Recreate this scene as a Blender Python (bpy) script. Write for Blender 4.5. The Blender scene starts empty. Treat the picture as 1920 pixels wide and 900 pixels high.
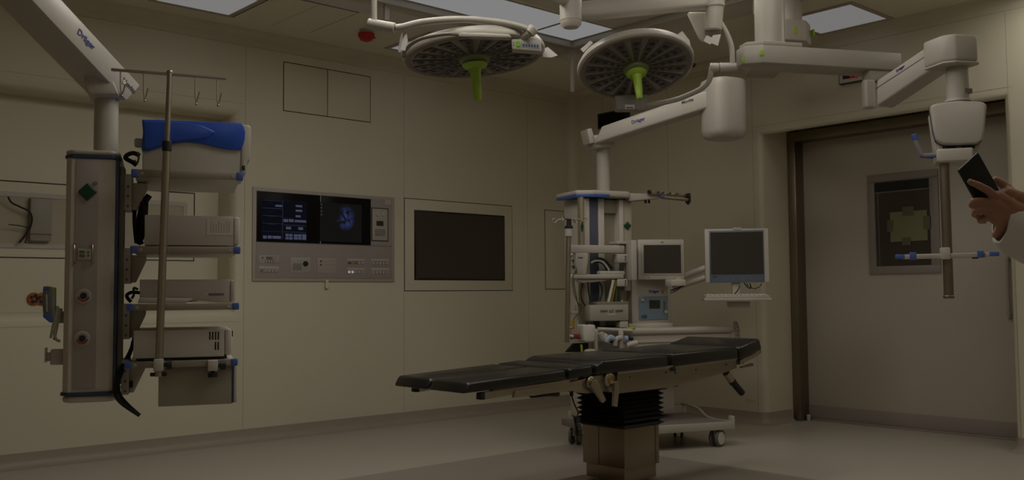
import bpy, bmesh, math, random
from mathutils import Vector, Matrix
random.seed(7)
SC = bpy.context.scene
COL = SC.collection
# ------------------------------------------------------------------ camera
FPX = 1794.6
YAW, PIT, ROL = 0.734392, 0.0577068, -0.0077786
CAM = Vector((0, 0, 1.04))
FW = Vector((math.sin(YAW)*math.cos(PIT), math.cos(YAW)*math.cos(PIT), math.sin(PIT)))
_r = Vector((math.cos(YAW), -math.sin(YAW), 0)); _u = _r.cross(FW)
RT = math.cos(ROL)*_r + math.sin(ROL)*_u
UP = -math.sin(ROL)*_r + math.cos(ROL)*_u
cd = bpy.data.cameras.new('camera'); cam = bpy.data.objects.new('camera', cd); COL.objects.link(cam)
cd.sensor_width = 36; cd.lens = FPX/1920*36; cd.clip_start = 0.05; cd.clip_end = 60
cam.matrix_world = Matrix(((RT.x, UP.x, -FW.x, CAM.x), (RT.y, UP.y, -FW.y, CAM.y), (RT.z, UP.z, -FW.z, CAM.z), (0, 0, 0, 1)))
SC.camera = cam
SC.view_settings.view_transform = 'Standard'; SC.view_settings.look = 'None'
SC.view_settings.exposure = 0.0; SC.view_settings.gamma = 1.0; SC.view_settings.use_curve_mapping = False
SC.cycles.use_denoising = True
SC.cycles.max_bounces = 12; SC.cycles.diffuse_bounces = 8
SC.cycles.sample_clamp_indirect = 2.0
# ------------------------------------------------------------------ world and the lamps' strengths
W = bpy.data.worlds.new('world'); SC.world = W; W.use_nodes = True
W.node_tree.nodes['Background'].inputs[0].default_value = (1, .87, .66, 1)
W.node_tree.nodes['Background'].inputs[1].default_value = 0.02
WARM = (1.0, .945, .85)
PANEL_SEEN = 0.216      # the panels over the table and by the walls, dimmed
ADDED_LAMP = 5.1              # base strength of the unseen ceiling lamps added to light the room
ZC = 3.0; XB = 6.62; YA = 6.45

def ray(px, py): return RT*((px-960)/FPX) - UP*((py-450)/FPX) + FW
def at(px, py, t): return CAM + ray(px, py)*t          # point at depth t
def on_z(px, py, z):
    d = ray(px, py); return CAM + d*((z-CAM.z)/d.z)
def on_x(px, py, x):
    d = ray(px, py); return CAM + d*((x-CAM.x)/d.x)
def on_y(px, py, y):
    d = ray(px, py); return CAM + d*((y-CAM.y)/d.y)

class Fr:
    """a thing's own frame: u to its right, v away from the viewer's side, z up"""
    def __init__(s, o, az=90.0):
        s.o = Vector(o); a = math.radians(az); s.az = az
        s.u = Vector((math.sin(a), math.cos(a), 0)); s.v = Vector((-math.cos(a), math.sin(a), 0))
        s.rz = math.pi/2 - a
    def loc(s, P):
        d = Vector(P)-s.o; return Vector((d.dot(s.u), d.dot(s.v), d.z))
    def M(s): return Matrix.Translation(s.o) @ Matrix.Rotation(s.rz, 4, 'Z')
    def wld(s, p): return s.o + s.u*p[0] + s.v*p[1] + Vector((0, 0, p[2]))
    def p(s, px, py, v=0.0):
        d = ray(px, py); t = (v-(CAM-s.o).dot(s.v))/d.dot(s.v); return s.loc(CAM+d*t)
    def s_(s, px, py, u=0.0):
        d = ray(px, py); t = (u-(CAM-s.o).dot(s.u))/d.dot(s.u); return s.loc(CAM+d*t)
    def vp(s, px, py, P0, h):
        """point on the vertical plane through local P0 along h"""
        n = Vector((h.y, -h.x, 0)); c = s.loc(CAM); d = s.d(px, py, 1)-c; return c+d*((Vector(P0)-c).dot(n)/d.dot(n))
    def h(s, px, py, z): return s.loc(on_z(px, py, z+s.o.z))
    def d(s, px, py, t): return s.loc(at(px, py, t))
    def uz(s, px, py, v=0.0):
        q = s.p(px, py, v); return (q.x, q.z)

# ------------------------------------------------------------------ materials
def srgb(h):
    h = h.lstrip('#'); c = [int(h[i:i+2], 16)/255 for i in (0, 2, 4)]
    return tuple(x/12.92 if x <= .04045 else ((x+.055)/1.055)**2.4 for x in c)
MATS = {}
def mat(name, col, rough=.5, metal=0.0, var=.04, scale=6.0, emis=0.0, bump=0.0, coat=0.0, spec=.5):
    if name in MATS: return MATS[name]
    m = bpy.data.materials.new(name); m.use_nodes = True; nt = m.node_tree; b = nt.nodes['Principled BSDF']
    if isinstance(col, str): col = srgb(col)
    tc = nt.nodes.new('ShaderNodeTexCoord'); nz = nt.nodes.new('ShaderNodeTexNoise')
    nz.inputs['Scale'].default_value = scale; nz.inputs['Detail'].default_value = 4
    nt.links.new(tc.outputs['Object'], nz.inputs['Vector'])
    mx = nt.nodes.new('ShaderNodeMix'); mx.data_type = 'RGBA'
    mx.inputs[6].default_value = tuple(max(0, c*(1-var)) for c in col)+(1,)
    mx.inputs[7].default_value = tuple(min(1, c*(1+var)) for c in col)+(1,)
    nt.links.new(nz.outputs['Fac'], mx.inputs[0]); nt.links.new(mx.outputs[2], b.inputs['Base Color'])
    b.inputs['Roughness'].default_value = rough; b.inputs['Metallic'].default_value = metal
    b.inputs['Specular IOR Level'].default_value = spec
    if coat: b.inputs['Coat Weight'].default_value = coat; b.inputs['Coat Roughness'].default_value = .1
    if emis:
        b.inputs['Emission Color'].default_value = tuple(col)+(1,); b.inputs['Emission Strength'].default_value = emis
    if bump:
        bp = nt.nodes.new('ShaderNodeBump'); bp.inputs['Strength'].default_value = bump; bp.inputs['Distance'].default_value = .002
        n2 = nt.nodes.new('ShaderNodeTexNoise'); n2.inputs['Scale'].default_value = scale*12
        nt.links.new(tc.outputs['Object'], n2.inputs['Vector']); nt.links.new(n2.outputs['Fac'], bp.inputs['Height'])
        nt.links.new(bp.outputs['Normal'], b.inputs['Normal'])
    MATS[name] = m; return m
def glow(name, col, strength):
    if name in MATS: return MATS[name]
    m = bpy.data.materials.new(name); m.use_nodes = True; nt = m.node_tree
    nt.nodes.clear(); e = nt.nodes.new('ShaderNodeEmission'); o = nt.nodes.new('ShaderNodeOutputMaterial')
    e.inputs[0].default_value = tuple(col)+(1,); e.inputs[1].default_value = strength
    nt.links.new(e.outputs[0], o.inputs[0]); MATS[name] = m; return m
def glass(name, col=(1, 1, 1), alpha=.2, rough=.03):
    if name in MATS: return MATS[name]
    m = bpy.data.materials.new(name); m.use_nodes = True; nt = m.node_tree; nt.nodes.clear()
    t = nt.nodes.new('ShaderNodeBsdfTransparent'); t.inputs[0].default_value = tuple(col)+(1,)
    g = nt.nodes.new('ShaderNodeBsdfGlossy'); g.inputs['Roughness'].default_value = rough
    f = nt.nodes.new('ShaderNodeFresnel'); f.inputs['IOR'].default_value = 1.45
    mt = nt.nodes.new('ShaderNodeMath'); mt.operation = 'MULTIPLY'; mt.inputs[1].default_value = alpha*5
    x = nt.nodes.new('ShaderNodeMixShader'); o = nt.nodes.new('ShaderNodeOutputMaterial')
    nt.links.new(f.outputs[0], mt.inputs[0]); nt.links.new(mt.outputs[0], x.inputs[0])
    nt.links.new(t.outputs[0], x.inputs[1]); nt.links.new(g.outputs[0], x.inputs[2]); nt.links.new(x.outputs[0], o.inputs[0])
    MATS[name] = m; return m

M_WALL = mat('cream_wall_panel', (.60, .56, .435), .55, var=.02, scale=1.2)
M_CEIL = mat('ceiling_paint', (.74, .69, .56), .7, var=.02, scale=1.0)
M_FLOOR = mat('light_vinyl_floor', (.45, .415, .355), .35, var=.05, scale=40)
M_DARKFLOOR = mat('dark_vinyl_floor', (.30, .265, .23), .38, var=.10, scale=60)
M_BASE = mat('vinyl_skirting', (.34, .29, .235), .5, var=.06, scale=30)
M_SEAM = mat('panel_joint', (.40, .37, .28), .7)
M_GAP = mat('dark_gap', (.02, .017, .012), .8)
M_WHITE = mat('white_enamel', (.43, .405, .355), .35, var=.015)
M_WHITE2 = mat('white_plastic', (.44, .41, .36), .4, var=.015)
M_GREYW = mat('grey_white_panel', (.50, .46, .40), .45, var=.015)
M_GREY = mat('grey_plastic', (.36, .33, .30), .45, var=.02)
M_LGREY = mat('light_grey_sheet', (.44, .41, .37), .4, var=.02)
M_DGREY = mat('dark_grey_plastic', (.12, .11, .10), .45)
M_BLACK = mat('black_rubber', (.008, .008, .007), .6)
M_BLACKP = mat('black_plastic', (.012, .012, .011), .3)
M_STEEL = mat('brushed_steel', (.40, .355, .285), .36, metal=1.0, var=.05, scale=25)
M_DSTEEL = mat('dark_steel', (.27, .23, .175), .38, metal=1.0, var=.06, scale=12)
M_ALU = mat('anodised_aluminium', (.50, .47, .42), .45, metal=.6, var=.03)
M_BLUE = mat('blue_plastic', (.055, .10, .33), .4)
M_DBLUE = mat('dark_blue_strip', (.030, .045, .105), .4)
M_VBLUE = mat('bright_blue_cover', (.020, .075, .43), .35)
M_LEATHER = mat('black_upholstery', (.014, .012, .011), .27, var=.1, scale=8, bump=.05)
M_GREEN = mat('dark_green_badge', (.006, .055, .03), .25)
M_LIME = mat('lime_plastic', (.33, .52, .045), .4)
M_RED = mat('red_plastic', (.50, .015, .008), .4)
M_SCREEN = mat('dark_glass_screen', (.010, .009, .008), .3, var=0, spec=.10)
M_SCREENG = mat('matte_screen', (.042, .035, .029), .32, var=0)
M_INK = mat('blue_ink', (.02, .02, .22), .5)
M_INKG = mat('grey_ink', (.05, .045, .04), .5)

# ------------------------------------------------------------------ mesh helper
class MB:
    def __init__(s): s.bm = bmesh.new()
    def _merge(s, b):
        me = bpy.data.meshes.new('t'); b.to_mesh(me); b.free(); s.bm.from_mesh(me); bpy.data.meshes.remove(me); return s
    def box(s, a, c, bev=0.0, seg=2, M=None):
        b = bmesh.new(); bmesh.ops.create_cube(b, size=1)
        lo = [min(a[i], c[i]) for i in range(3)]; hi = [max(a[i], c[i]) for i in range(3)]
        for v in b.verts: v.co = Vector([lo[i]+(v.co[i]+.5)*(hi[i]-lo[i]) for i in range(3)])
        if bev:
            bev = min(bev, .49*min(hi[i]-lo[i] for i in range(3)))
            bmesh.ops.bevel(b, geom=b.edges[:], offset=bev, segments=seg, profile=.5, affect='EDGES')
        if M is not None: bmesh.ops.transform(b, matrix=M, verts=b.verts[:])
        return s._merge(b)
    def prism(s, pts, v0, v1, bev=0.0, seg=2, axis='v', M=None, vert_only=False):
        """pts: outline in (u,z) for axis v, (u,v) for axis z, (v,z) for axis u"""
        def mk(p, t):
            return Vector((p[0], t, p[1])) if axis == 'v' else (Vector((p[0], p[1], t)) if axis == 'z' else Vector((t, p[0], p[1])))
        b = bmesh.new(); A = [b.verts.new(mk(p, v0)) for p in pts]; B = [b.verts.new(mk(p, v1)) for p in pts]
        n = len(pts); b.faces.new(A); b.faces.new(B[::-1])
        for i in range(n): b.faces.new((A[i], B[i], B[(i+1) % n], A[(i+1) % n]))
        bmesh.ops.recalc_face_normals(b, faces=b.faces[:])
        if bev:
            g = b.edges[:]
            bmesh.ops.bevel(b, geom=g, offset=bev, segments=seg, profile=.5, affect='EDGES', clamp_overlap=True)
        if M is not None: bmesh.ops.transform(b, matrix=M, verts=b.verts[:])
        return s._merge(b)
    def cyl(s, p, q, r, r2=None, n=24, bev=0.0):
        p = Vector(p); q = Vector(q); r2 = r if r2 is None else r2; d = q-p; L = d.length
        if L < 1e-6: return s
        prof = [(0, 0), (r, 0), (r2, L), (0, L)] if not bev else [(0, 0), (r-bev, 0), (r, bev), (r2, L-bev), (r2-bev, L), (0, L)]
        return s.lathe(p, d, prof, n)
    def lathe(s, c, axis, prof, n=32):
        c = Vector(c); R = Vector((0, 0, 1)).rotation_difference(Vector(axis).normalized()).to_matrix()
        b = bmesh.new(); rings = []
        for r, h in prof:
            if r < 1e-6: rings.append([b.verts.new(c+R@Vector((0, 0, h)))])
            else: rings.append([b.verts.new(c+R@Vector((r*math.cos(2*math.pi*i/n), r*math.sin(2*math.pi*i/n), h))) for i in range(n)])
        for A, B in zip(rings, rings[1:]):
            for i in range(n):
                j = (i+1) % n
                if len(A) == 1 and len(B) == 1: continue
                if len(A) == 1: b.faces.new((A[0], B[i], B[j]))
                elif len(B) == 1: b.faces.new((A[i], A[j], B[0]))
                else: b.faces.new((A[i], A[j], B[j], B[i]))
        bmesh.ops.recalc_face_normals(b, faces=b.faces[:])
        return s._merge(b)
    def tube(s, pts, r, n=10, smooth=0, r1=None):
        P = [Vector(p) for p in pts]
        if smooth:
            Q = []
            for i in range(len(P)-1):
                a = P[max(i-1, 0)]; b_ = P[i]; c = P[i+1]; d = P[min(i+2, len(P)-1)]
                for k in range(smooth):
                    t = k/smooth
                    Q.append(.5*((2*b_)+(-a+c)*t+(2*a-5*b_+4*c-d)*t*t+(-a+3*b_-3*c+d)*t**3))
            Q.append(P[-1]); P = Q
        b = bmesh.new(); rings = []; N = len(P); prev = None
        for i, p in enumerate(P):
            T = (P[min(i+1, N-1)]-P[max(i-1, 0)]).normalized()
            if prev is None:
                ref = Vector((0, 0, 1)) if abs(T.z) < .9 else Vector((1, 0, 0)); X = T.cross(ref).normalized()
            else: X = (prev-T*prev.dot(T)).normalized()
            prev = X; Y = T.cross(X); rr = r if r1 is None else r+(r1-r)*i/(N-1)
            rings.append([b.verts.new(p+X*rr*math.cos(2*math.pi*k/n)+Y*rr*math.sin(2*math.pi*k/n)) for k in range(n)])
        for A, B in zip(rings, rings[1:]):
            for k in range(n): b.faces.new((A[k], A[(k+1) % n], B[(k+1) % n], B[k]))
        b.faces.new(rings[0][::-1]); b.faces.new(rings[-1])
        bmesh.ops.recalc_face_normals(b, faces=b.faces[:])
        return s._merge(b)
    def ball(s, c, r, sc=(1, 1, 1), n=16):
        b = bmesh.new(); bmesh.ops.create_uvsphere(b, u_segments=n, v_segments=n//2+2, radius=r)
        for v in b.verts: v.co = Vector((v.co.x*sc[0], v.co.y*sc[1], v.co.z*sc[2]))+Vector(c)
        return s._merge(b)
    def torus(s, c, axis, R, r, n=40, m=10, a0=0.0, a1=2*math.pi):
        c = Vector(c); Q = Vector((0, 0, 1)).rotation_difference(Vector(axis).normalized()).to_matrix()
        full = abs(a1-a0-2*math.pi) < 1e-6; k = n if full else n+1
        b = bmesh.new(); rings = []
        for i in range(k):
            a = a0+(a1-a0)*i/n; e = Vector((math.cos(a), math.sin(a), 0))
            rings.append([b.verts.new(c+Q@(e*(R+r*math.cos(2*math.pi*j/m))+Vector((0, 0, r*math.sin(2*math.pi*j/m))))) for j in range(m)])
        for i in range(k if full else k-1):
            A = rings[i]; B = rings[(i+1) % k]
            for j in range(m): b.faces.new((A[j], A[(j+1) % m], B[(j+1) % m], B[j]))
        if not full: b.faces.new(rings[0]); b.faces.new(rings[-1])
        bmesh.ops.recalc_face_normals(b, faces=b.faces[:])
        return s._merge(b)
    def hexa(s, P, bev=0.0, seg=2):
        """8 corners: bottom 0-3 ring, top 4-7 ring"""
        b = bmesh.new(); V = [b.verts.new(Vector(p)) for p in P]
        for f in ((0, 1, 2, 3), (4, 5, 6, 7), (0, 1, 5, 4), (1, 2, 6, 5), (2, 3, 7, 6), (3, 0, 4, 7)): b.faces.new([V[i] for i in f])
        bmesh.ops.recalc_face_normals(b, faces=b.faces[:])
        if bev: bmesh.ops.bevel(b, geom=b.edges[:], offset=bev, segments=seg, profile=.5, affect='EDGES', clamp_overlap=True)
        return s._merge(b)
    def loft(s, rings, cap=True):
        b = bmesh.new(); R = [[b.verts.new(Vector(p)) for p in r] for r in rings]; n = len(R[0])
        for A, B in zip(R, R[1:]):
            for k in range(n): b.faces.new((A[k], A[(k+1) % n], B[(k+1) % n], B[k]))
        if cap: b.faces.new(R[0]); b.faces.new(R[-1])
        bmesh.ops.recalc_face_normals(b, faces=b.faces[:])
        return s._merge(b)
    def text(s, txt, M, size, ext=.0006, align='CENTER'):
        cu = bpy.data.curves.new('t', 'FONT'); cu.body = txt; cu.size = size; cu.extrude = ext
        cu.align_x = align; cu.align_y = 'CENTER'; cu.resolution_u = 3; cu.offset = size*.022
        o = bpy.data.objects.new('t', cu); COL.objects.link(o)
        me = bpy.data.meshes.new_from_object(o.evaluated_get(bpy.context.evaluated_depsgraph_get()))
        me.transform(M); s.bm.from_mesh(me)
        bpy.data.objects.remove(o); bpy.data.curves.remove(cu); bpy.data.meshes.remove(me); return s
    def into(s, frm, to):
        bmesh.ops.transform(s.bm, matrix=to.M().inverted() @ frm.M(), verts=s.bm.verts[:]); return s
    def build(s, name, m, parent=None, ang=38):
        a = math.radians(ang)
        for f in s.bm.faces: f.smooth = True
        for e in s.bm.edges:
            if len(e.link_faces) == 2: e.smooth = e.calc_face_angle(0) < a
        me = bpy.data.meshes.new(name); s.bm.to_mesh(me); s.bm.free(); me.materials.append(m)
        o = bpy.data.objects.new(name, me); COL.objects.link(o)
        if parent is not None: o.parent = parent
        return o
def tag(o, label=None, cat=None, group=None, kind=None):
    if label: o['label'] = label
    if cat: o['category'] = cat
    if group: o['group'] = group
    if kind: o['kind'] = kind
    return o
def thing(name, label, cat, fr, group=None):
    o = bpy.data.objects.new(name, None); COL.objects.link(o); o.empty_display_size = .05
    o.location = fr.o; o.rotation_euler = (0, 0, fr.rz); return tag(o, label, cat, group)
def solo(mb, name, m, fr, label, cat, group=None):
    o = mb.build(name, m); o.location = fr.o; o.rotation_euler = (0, 0, fr.rz); return tag(o, label, cat, group)
def struct(mb, name, m, parent=None):
    o = mb.build(name, m, parent)
    if parent is None: o['kind'] = 'structure'
    return o
def copy_tree(o, parent=None):
    c = o.copy(); COL.objects.link(c)
    if parent is not None: c.parent = parent
    for ch in [x for x in o.children]: copy_tree(ch, c)
    return c
def face_m(p, du, dn):
    """text matrix: origin p, x along du, facing dn"""
    x = Vector(du).normalized(); z = Vector(dn).normalized(); y = z.cross(x).normalized(); x = y.cross(z)
    return Matrix(((x.x, y.x, z.x, p[0]), (x.y, y.y, z.y, p[1]), (x.z, y.z, z.z, p[2]), (0, 0, 0, 1)))
FN = (0, -1, 0)
WORLD = Fr((0, 0, 0), 90)

# ================================================================== the room
X0, Y0 = -1.8, -1.8
NX0, NX1, NZ0, NZ1, ND = 0.2, 3.12, .955, 2.36, 6.70      # niche in the back wall
m = MB(); m.box((X0-.1, Y0-.1, -.1), (7.6, YA+.4, 0)); struct(m, 'floor', M_FLOOR)
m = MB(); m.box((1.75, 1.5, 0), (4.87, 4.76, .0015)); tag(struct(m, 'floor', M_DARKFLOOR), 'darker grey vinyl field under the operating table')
m = MB(); m.box((X0-.1, Y0-.1, ZC), (7.6, YA+.4, ZC+.1)); struct(m, 'ceiling', M_CEIL)
# back wall with its round-edged niche
b = bmesh.new()
xs = [X0, NX0, NX1, XB]; zs = [0, NZ0, NZ1, ZC]
G = [[b.verts.new((x, YA, z)) for z in zs] for x in xs]
for i in range(3):
    for j in range(3):
        if i == 1 and j == 1: continue
        b.faces.new((G[i][j], G[i+1][j], G[i+1][j+1], G[i][j+1]))
K = [b.verts.new((x, ND, z)) for x, z in ((NX0, NZ0), (NX1, NZ0), (NX1, NZ1), (NX0, NZ1))]
H = [G[1][1], G[2][1], G[2][2], G[1][2]]
for i in range(4): b.faces.new((H[i], H[(i+1) % 4], K[(i+1) % 4], K[i]))
b.faces.new(K)
bmesh.ops.recalc_face_normals(b, faces=b.faces[:])
rim = [e for e in b.edges if all(v in H for v in e.verts)]
bmesh.ops.bevel(b, geom=rim, offset=.085, segments=5, profile=.5, affect='EDGES')
m = MB(); m._merge(b); m.box((X0, YA+.35, 0), (XB+.3, YA+.4, ZC)); struct(m, 'wall_back', M_WALL)
# right wall with the door recess: opening DY0..DY1, up to DZ
DY0, DY1, DZ, DX = 2.475, 4.335, 2.31, 7.0
b = bmesh.new()
ys = [Y0, DY0, DY1, YA]; z2 = [0, DZ, ZC]
G = [[b.verts.new((XB, y, z)) for z in z2] for y in ys]
for i in range(3):
    for j in range(2):
        if i == 1 and j == 0: continue
        b.faces.new((G[i][j], G[i+1][j], G[i+1][j+1], G[i][j+1]))
P = [b.verts.new((7.2, y, z)) for y, z in ((DY0, 0), (DY0, DZ+.12), (DY1, DZ+.12), (DY1, 0))]
q = [G[1][0], G[1][1], G[2][1], G[2][0]]
for i in range(3): b.faces.new((q[i], q[i+1], P[i+1], P[i]))
rim = [e for e in b.edges if all(v in q for v in e.verts) and not all(v.co.z < .01 for v in e.verts)]
bmesh.ops.recalc_face_normals(b, faces=b.faces[:])
bmesh.ops.bevel(b, geom=rim, offset=.05, segments=4, profile=.5, affect='EDGES')
m = MB(); m._merge(b); struct(m, 'wall_right', M_WALL)
m = MB(); m.box((7.25, DY0-.2, 0), (7.35, DY1+.2, ZC)); struct(m, 'wall_behind_door', M_WALL)
m = MB(); m.box((X0-.1, Y0-.1, 0), (X0, YA+.4, ZC)); struct(m, 'wall_left', M_WALL)
m = MB(); m.box((X0, Y0-.1, 0), (7.3, Y0, ZC)); struct(m, 'wall_front', M_WALL)
# rounded inner corner and ceiling cove
def cove_prof(r, n=5): return [(0, 0)]+[(r-r*math.sin(math.pi/2*i/n), r-r*math.cos(math.pi/2*i/n)) for i in range(n+1)]
r = .07; pr = [(XB-a, YA-c) for a, c in cove_prof(r)]
m = MB(); m.prism(pr, 0, ZC, axis='z'); struct(m, 'trim_1', M_WALL)
pr = [(YA-a, ZC-c) for a, c in cove_prof(.06)]
m = MB(); m.prism(pr, X0, XB, axis='u'); struct(m, 'trim_2', M_WALL)
pr = [(XB-a, ZC-c) for a, c in cove_prof(.06)]
m = MB(); m.prism(pr, Y0, YA, axis='v'); struct(m, 'trim_3', M_WALL)
# fine panel joints
ns = 4
def seam(a, c):
    global ns
    m = MB(); m.box(a, c); struct(m, 'trim_%d' % ns, M_SEAM); ns += 1
seam((X0, YA-.0012, 2.884), (XB-.07, YA+.01, 2.887))
seam((XB-.0012, Y0, 2.894), (XB+.01, YA-.07, 2.897))
for x in (3.205, 4.622, 6.02):
    for z0, z1 in ((.1, 2.88),): seam((x-.0018, YA-.0012, z0), (x+.0018, YA+.01, z1))
seam((X0, YA-.0012, NZ0-.09), (NX1+.05, YA+.01, NZ0-.087)); seam((X0, YA-.0012, NZ1+.09), (3.205, YA+.01, NZ1+.093))
for y in (6.05, 5.28, 4.41, 2.44): seam((XB-.0012, y-.0018, .1), (XB+.01, y+.0018, 2.89))
seam((XB-.0012, DY0-.06, DZ+.075), (XB+.01, DY1+.07, DZ+.078))
# coved vinyl skirting
def skirt(name, path):
    m = MB(); pr = [(0, .095), (.004, .095), (.006, .05), (.012, .03), (.024, .014), (.045, .004), (.055, .0018), (.055, 0), (0, 0)]
    rings = []
    for i, p in enumerate(path):
        p = Vector((p[0], p[1], 0)); 
        d0 = (p-Vector((*path[i-1], 0))).normalized() if i else None
        d1 = (Vector((*path[i+1], 0))-p).normalized() if i < len(path)-1 else None
        nrm = lambda d: Vector((-d.y, d.x, 0))
        if d0 is None: k = nrm(d1)
        elif d1 is None: k = nrm(d0)
        else: k = nrm(d0)+nrm(d1); k = k/(k.length**2)*2
        rings.append([p+k*a+Vector((0, 0, z)) for a, z in pr])
    m.loft(rings); struct(m, name, M_BASE)
skirt('baseboard_back', [(6.55, YA), (X0, YA)])
ARC = lambda cx, cy, a0, a1, n=6: [(cx+.05*math.cos(math.radians(a0+(a1-a0)*i/n)), cy+.05*math.sin(math.radians(a0+(a1-a0)*i/n))) for i in range(n+1)]
skirt('baseboard_right', [(6.98, DY1)]+ARC(XB+.05, DY1+.05, 270, 180)+[(XB, 6.38), (6.597, 6.427), (6.55, YA)])
skirt('baseboard_near_door', [(XB, Y0)]+ARC(XB+.05, DY0-.05, 180, 90)+[(7.1, DY0)])
# ================================================================== ceiling fittings
def ceiling_lamp(x0, x1, y0, y1, name, label, group, strength, col, edge=.035):
    fr = Fr(((x0+x1)/2, (y0+y1)/2, ZC), 90); t = thing(name, label, 'ceiling light', fr, group)
    a, c = (x1-x0)/2, (y1-y0)/2
    m = MB()
    for s in (-1, 1):
        m.box((s*a, -c-edge, -.008), (s*(a+edge), c+edge, 0)); m.box((-a, s*c, -.008), (a, s*(c+edge), 0))
    m.build('frame', M_CEILFRAME, t)
    m = MB(); m.box((-a, -c, -.004), (a, c, -.001)); m.build('diffuser', glow('glow_%s_%.3f' % (name, strength), col, strength), t)
    return t
M_CEILFRAME = mat('lamp_frame_paint', (.42, .38, .32), .5)
WH = (1, 1, 1.0)
ceiling_lamp(6.0, 6.52, 3.20, 3.72, 'ceiling_light', 'square lit ceiling panel high above the steel framed door', None, .17, (1, .98, .95))
ceiling_lamp(2.42, 2.93, 5.72, 6.16, 'ceiling_light', 'lit ceiling panel above the left equipment pendant', None, .19, (1, .985, .955))
ceiling_lamp(4.29, 4.85, 5.62, 6.17, 'ceiling_light', 'lit ceiling panel half hidden above the left surgical lamp', None, .19, (1, .985, .955))
# unseen strips and panels added overhead as the main light of the room
for x0, x1, y0, y1, lab, gr, fac in ((2.27, 3.43, 1.83, 2.27, 'unseen bright strip lamp added at the near edge of the air canopy', 'added strips at the near edge of the canopy', 1.1),
                                (3.52, 4.3, 1.83, 2.27, 'unseen bright strip lamp added at the near edge of the air canopy', 'added strips at the near edge of the canopy', .6),
                                (4.25, 4.75, 2.7, 3.95, 'unseen bright strip lamp added at the right side of the air canopy', None, .95),
                                (5.95, 6.45, 1.7, 2.2, 'unseen bright ceiling panel added by the right wall above the sliding door', None, 1.3),
                                (2.0, 2.4, 2.4, 3.5, 'unseen bright strip lamp added at the left side of the air canopy', None, 1.3),
                                (5.9, 6.45, .6, 1.2, 'unseen bright ceiling panel added by the right wall nearest the viewer', None, .55),
                                (2.35, 3.5, 3.75, 4.2, 'unseen bright strip lamp added inside the air canopy', None, 1.7),
                                (.7, 1.2, .3, .8, 'unseen bright ceiling panel added in the near row', 'added ceiling panels of the near row', .9),
                                (3.0, 3.5, .3, .8, 'unseen bright ceiling panel added in the near row', 'added ceiling panels of the near row', .9)):
    ceiling_lamp(x0, x1, y0, y1, 'ceiling_light', lab, gr, ADDED_LAMP*fac, WARM)
# canopy of the clean air ceiling: rails, glass skirts, posts and light strip
CX, CY = 5.285, 5.14
fr = Fr((CX, CY, ZC), 90)
t = thing('air_canopy', 'clean air canopy rail with hanging glass edge around the ceiling above the table', 'air canopy', fr)
M_CANOPY = mat('canopy_field', (.60, .56, .49), .6)
m = MB()
m.box((-3.3, -.05, -.055), (0, -.01, 0), .004); m.box((-3.3, .0, -.03), (.05, .03, 0), .004); m.build('rail', M_WHITE, t)
m = MB(); m.box((-.05, -3.3, -.055), (-.01, -.05, 0), .004); m.box((.0, -3.3, -.03), (.03, 0, 0), .004); m.build('rail', M_WHITE, t)
M_GLASS = glass('skirt_glass', (.93, .92, .93), .10)
for i in range(2):
    m = MB(); m.box((-1.715*(i+1), .004, -.14), (-1.715*i-.02, .010, -.03)); m.build('glass_pane', M_GLASS, t)
    m = MB(); m.box((.004, -1.66*(i+1), -.14), (.010, -1.66*i-.02, -.03)); m.build('glass_pane', M_GLASS, t)
for a, c, L, w in ((-1.735, .008, .15, .018), (.008, -1.66, .15, .018), (.008, .008, .385, .016)):
    m = MB(); m.box((a-w, c-w*.6, -L), (a+w, c+w*.6, -.02), .003); m.build('post', M_WHITE2, t)
    
m = MB(); m.box((-3.3, -2.8, -.0006), (-.05, -.52, 0)); m.build('air_field', M_CANOPY, t)
k = 0
for x0, x1 in ((4.83, 5.225), (3.62, 4.81), (2.41, 3.60)):
    o = ceiling_lamp(x0, x1, 4.655, 5.08, 'light_strip', ('short lit strip panel in the far corner of the air canopy', 'long lit strip panel above the left surgical lamp', 'long lit strip panel at the left end of the canopy row')[k], None, PANEL_SEEN, (1, 1, 1), .006)
    o['category'] = 'light panel'; k += 1
# hatch
fr = Fr((3.28, 5.87, ZC), 90); t = thing('ceiling_hatch', 'square flush hatch panel in the ceiling beside the lit panel', 'hatch', fr)
m = MB(); m.box((-.31, -.34, -.002), (.31, .33, 0)); m.build('gap', M_GAP, t)
m = MB(); m.box((-.3, -.33, -.005), (.3, .32, -.001)); m.build('panel', M_CEIL, t)
m = MB(); m.box((-.002, -.33, -.0058), (.002, .32, -.005)); m.build('joint', M_SEAM, t)
# red beacon
p = on_z(687, 57, ZC); fr = Fr(p, 90); t = thing('fire_beacon', 'small red alarm beacon hanging under the ceiling', 'alarm', fr)
m = MB(); m.lathe((0, 0, 0), (0, 0, -1), [(0, 0), (.05, 0), (.05, .02), (.046, .025), (0, .025)], 24); m.build('base', M_WHITE2, t)
m = MB(); m.lathe((0, 0, -.025), (0, 0, -1), [(0, 0), (.062, 0), (.060, .022), (.044, .048), (.02, .058), (0, .06)], 24); m.box((.05, -.008, -.05), (.078, .008, -.036), .004); m.build('lens', M_RED, t)

# ================================================================== fittings of the back wall (frame FA: u = x, v = y - wall)
FA = Fr((0, YA, 0), 90)
def rect_px(a, c, v): 
    A = FA.uz(*a, v); B = FA.uz(*c, v); return A, B
def wall_rect(m, x0, x1, z0, z1, v0, v1, bev=0.0): return m.box((x0, v0, z0), (x1, v1, z1), bev)
def outline(m, x0, x1, z0, z1, w, v0=-.0015, v1=.01):
    m.box((x0, v0, z0), (x0+w, v1, z1)); m.box((x1-w, v0, z0), (x1, v1, z1)); m.box((x0+w, v0, z0), (x1-w, v1, z0+w)); m.box((x0+w, v0, z1-w), (x1-w, v1, z1))
    return m
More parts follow.
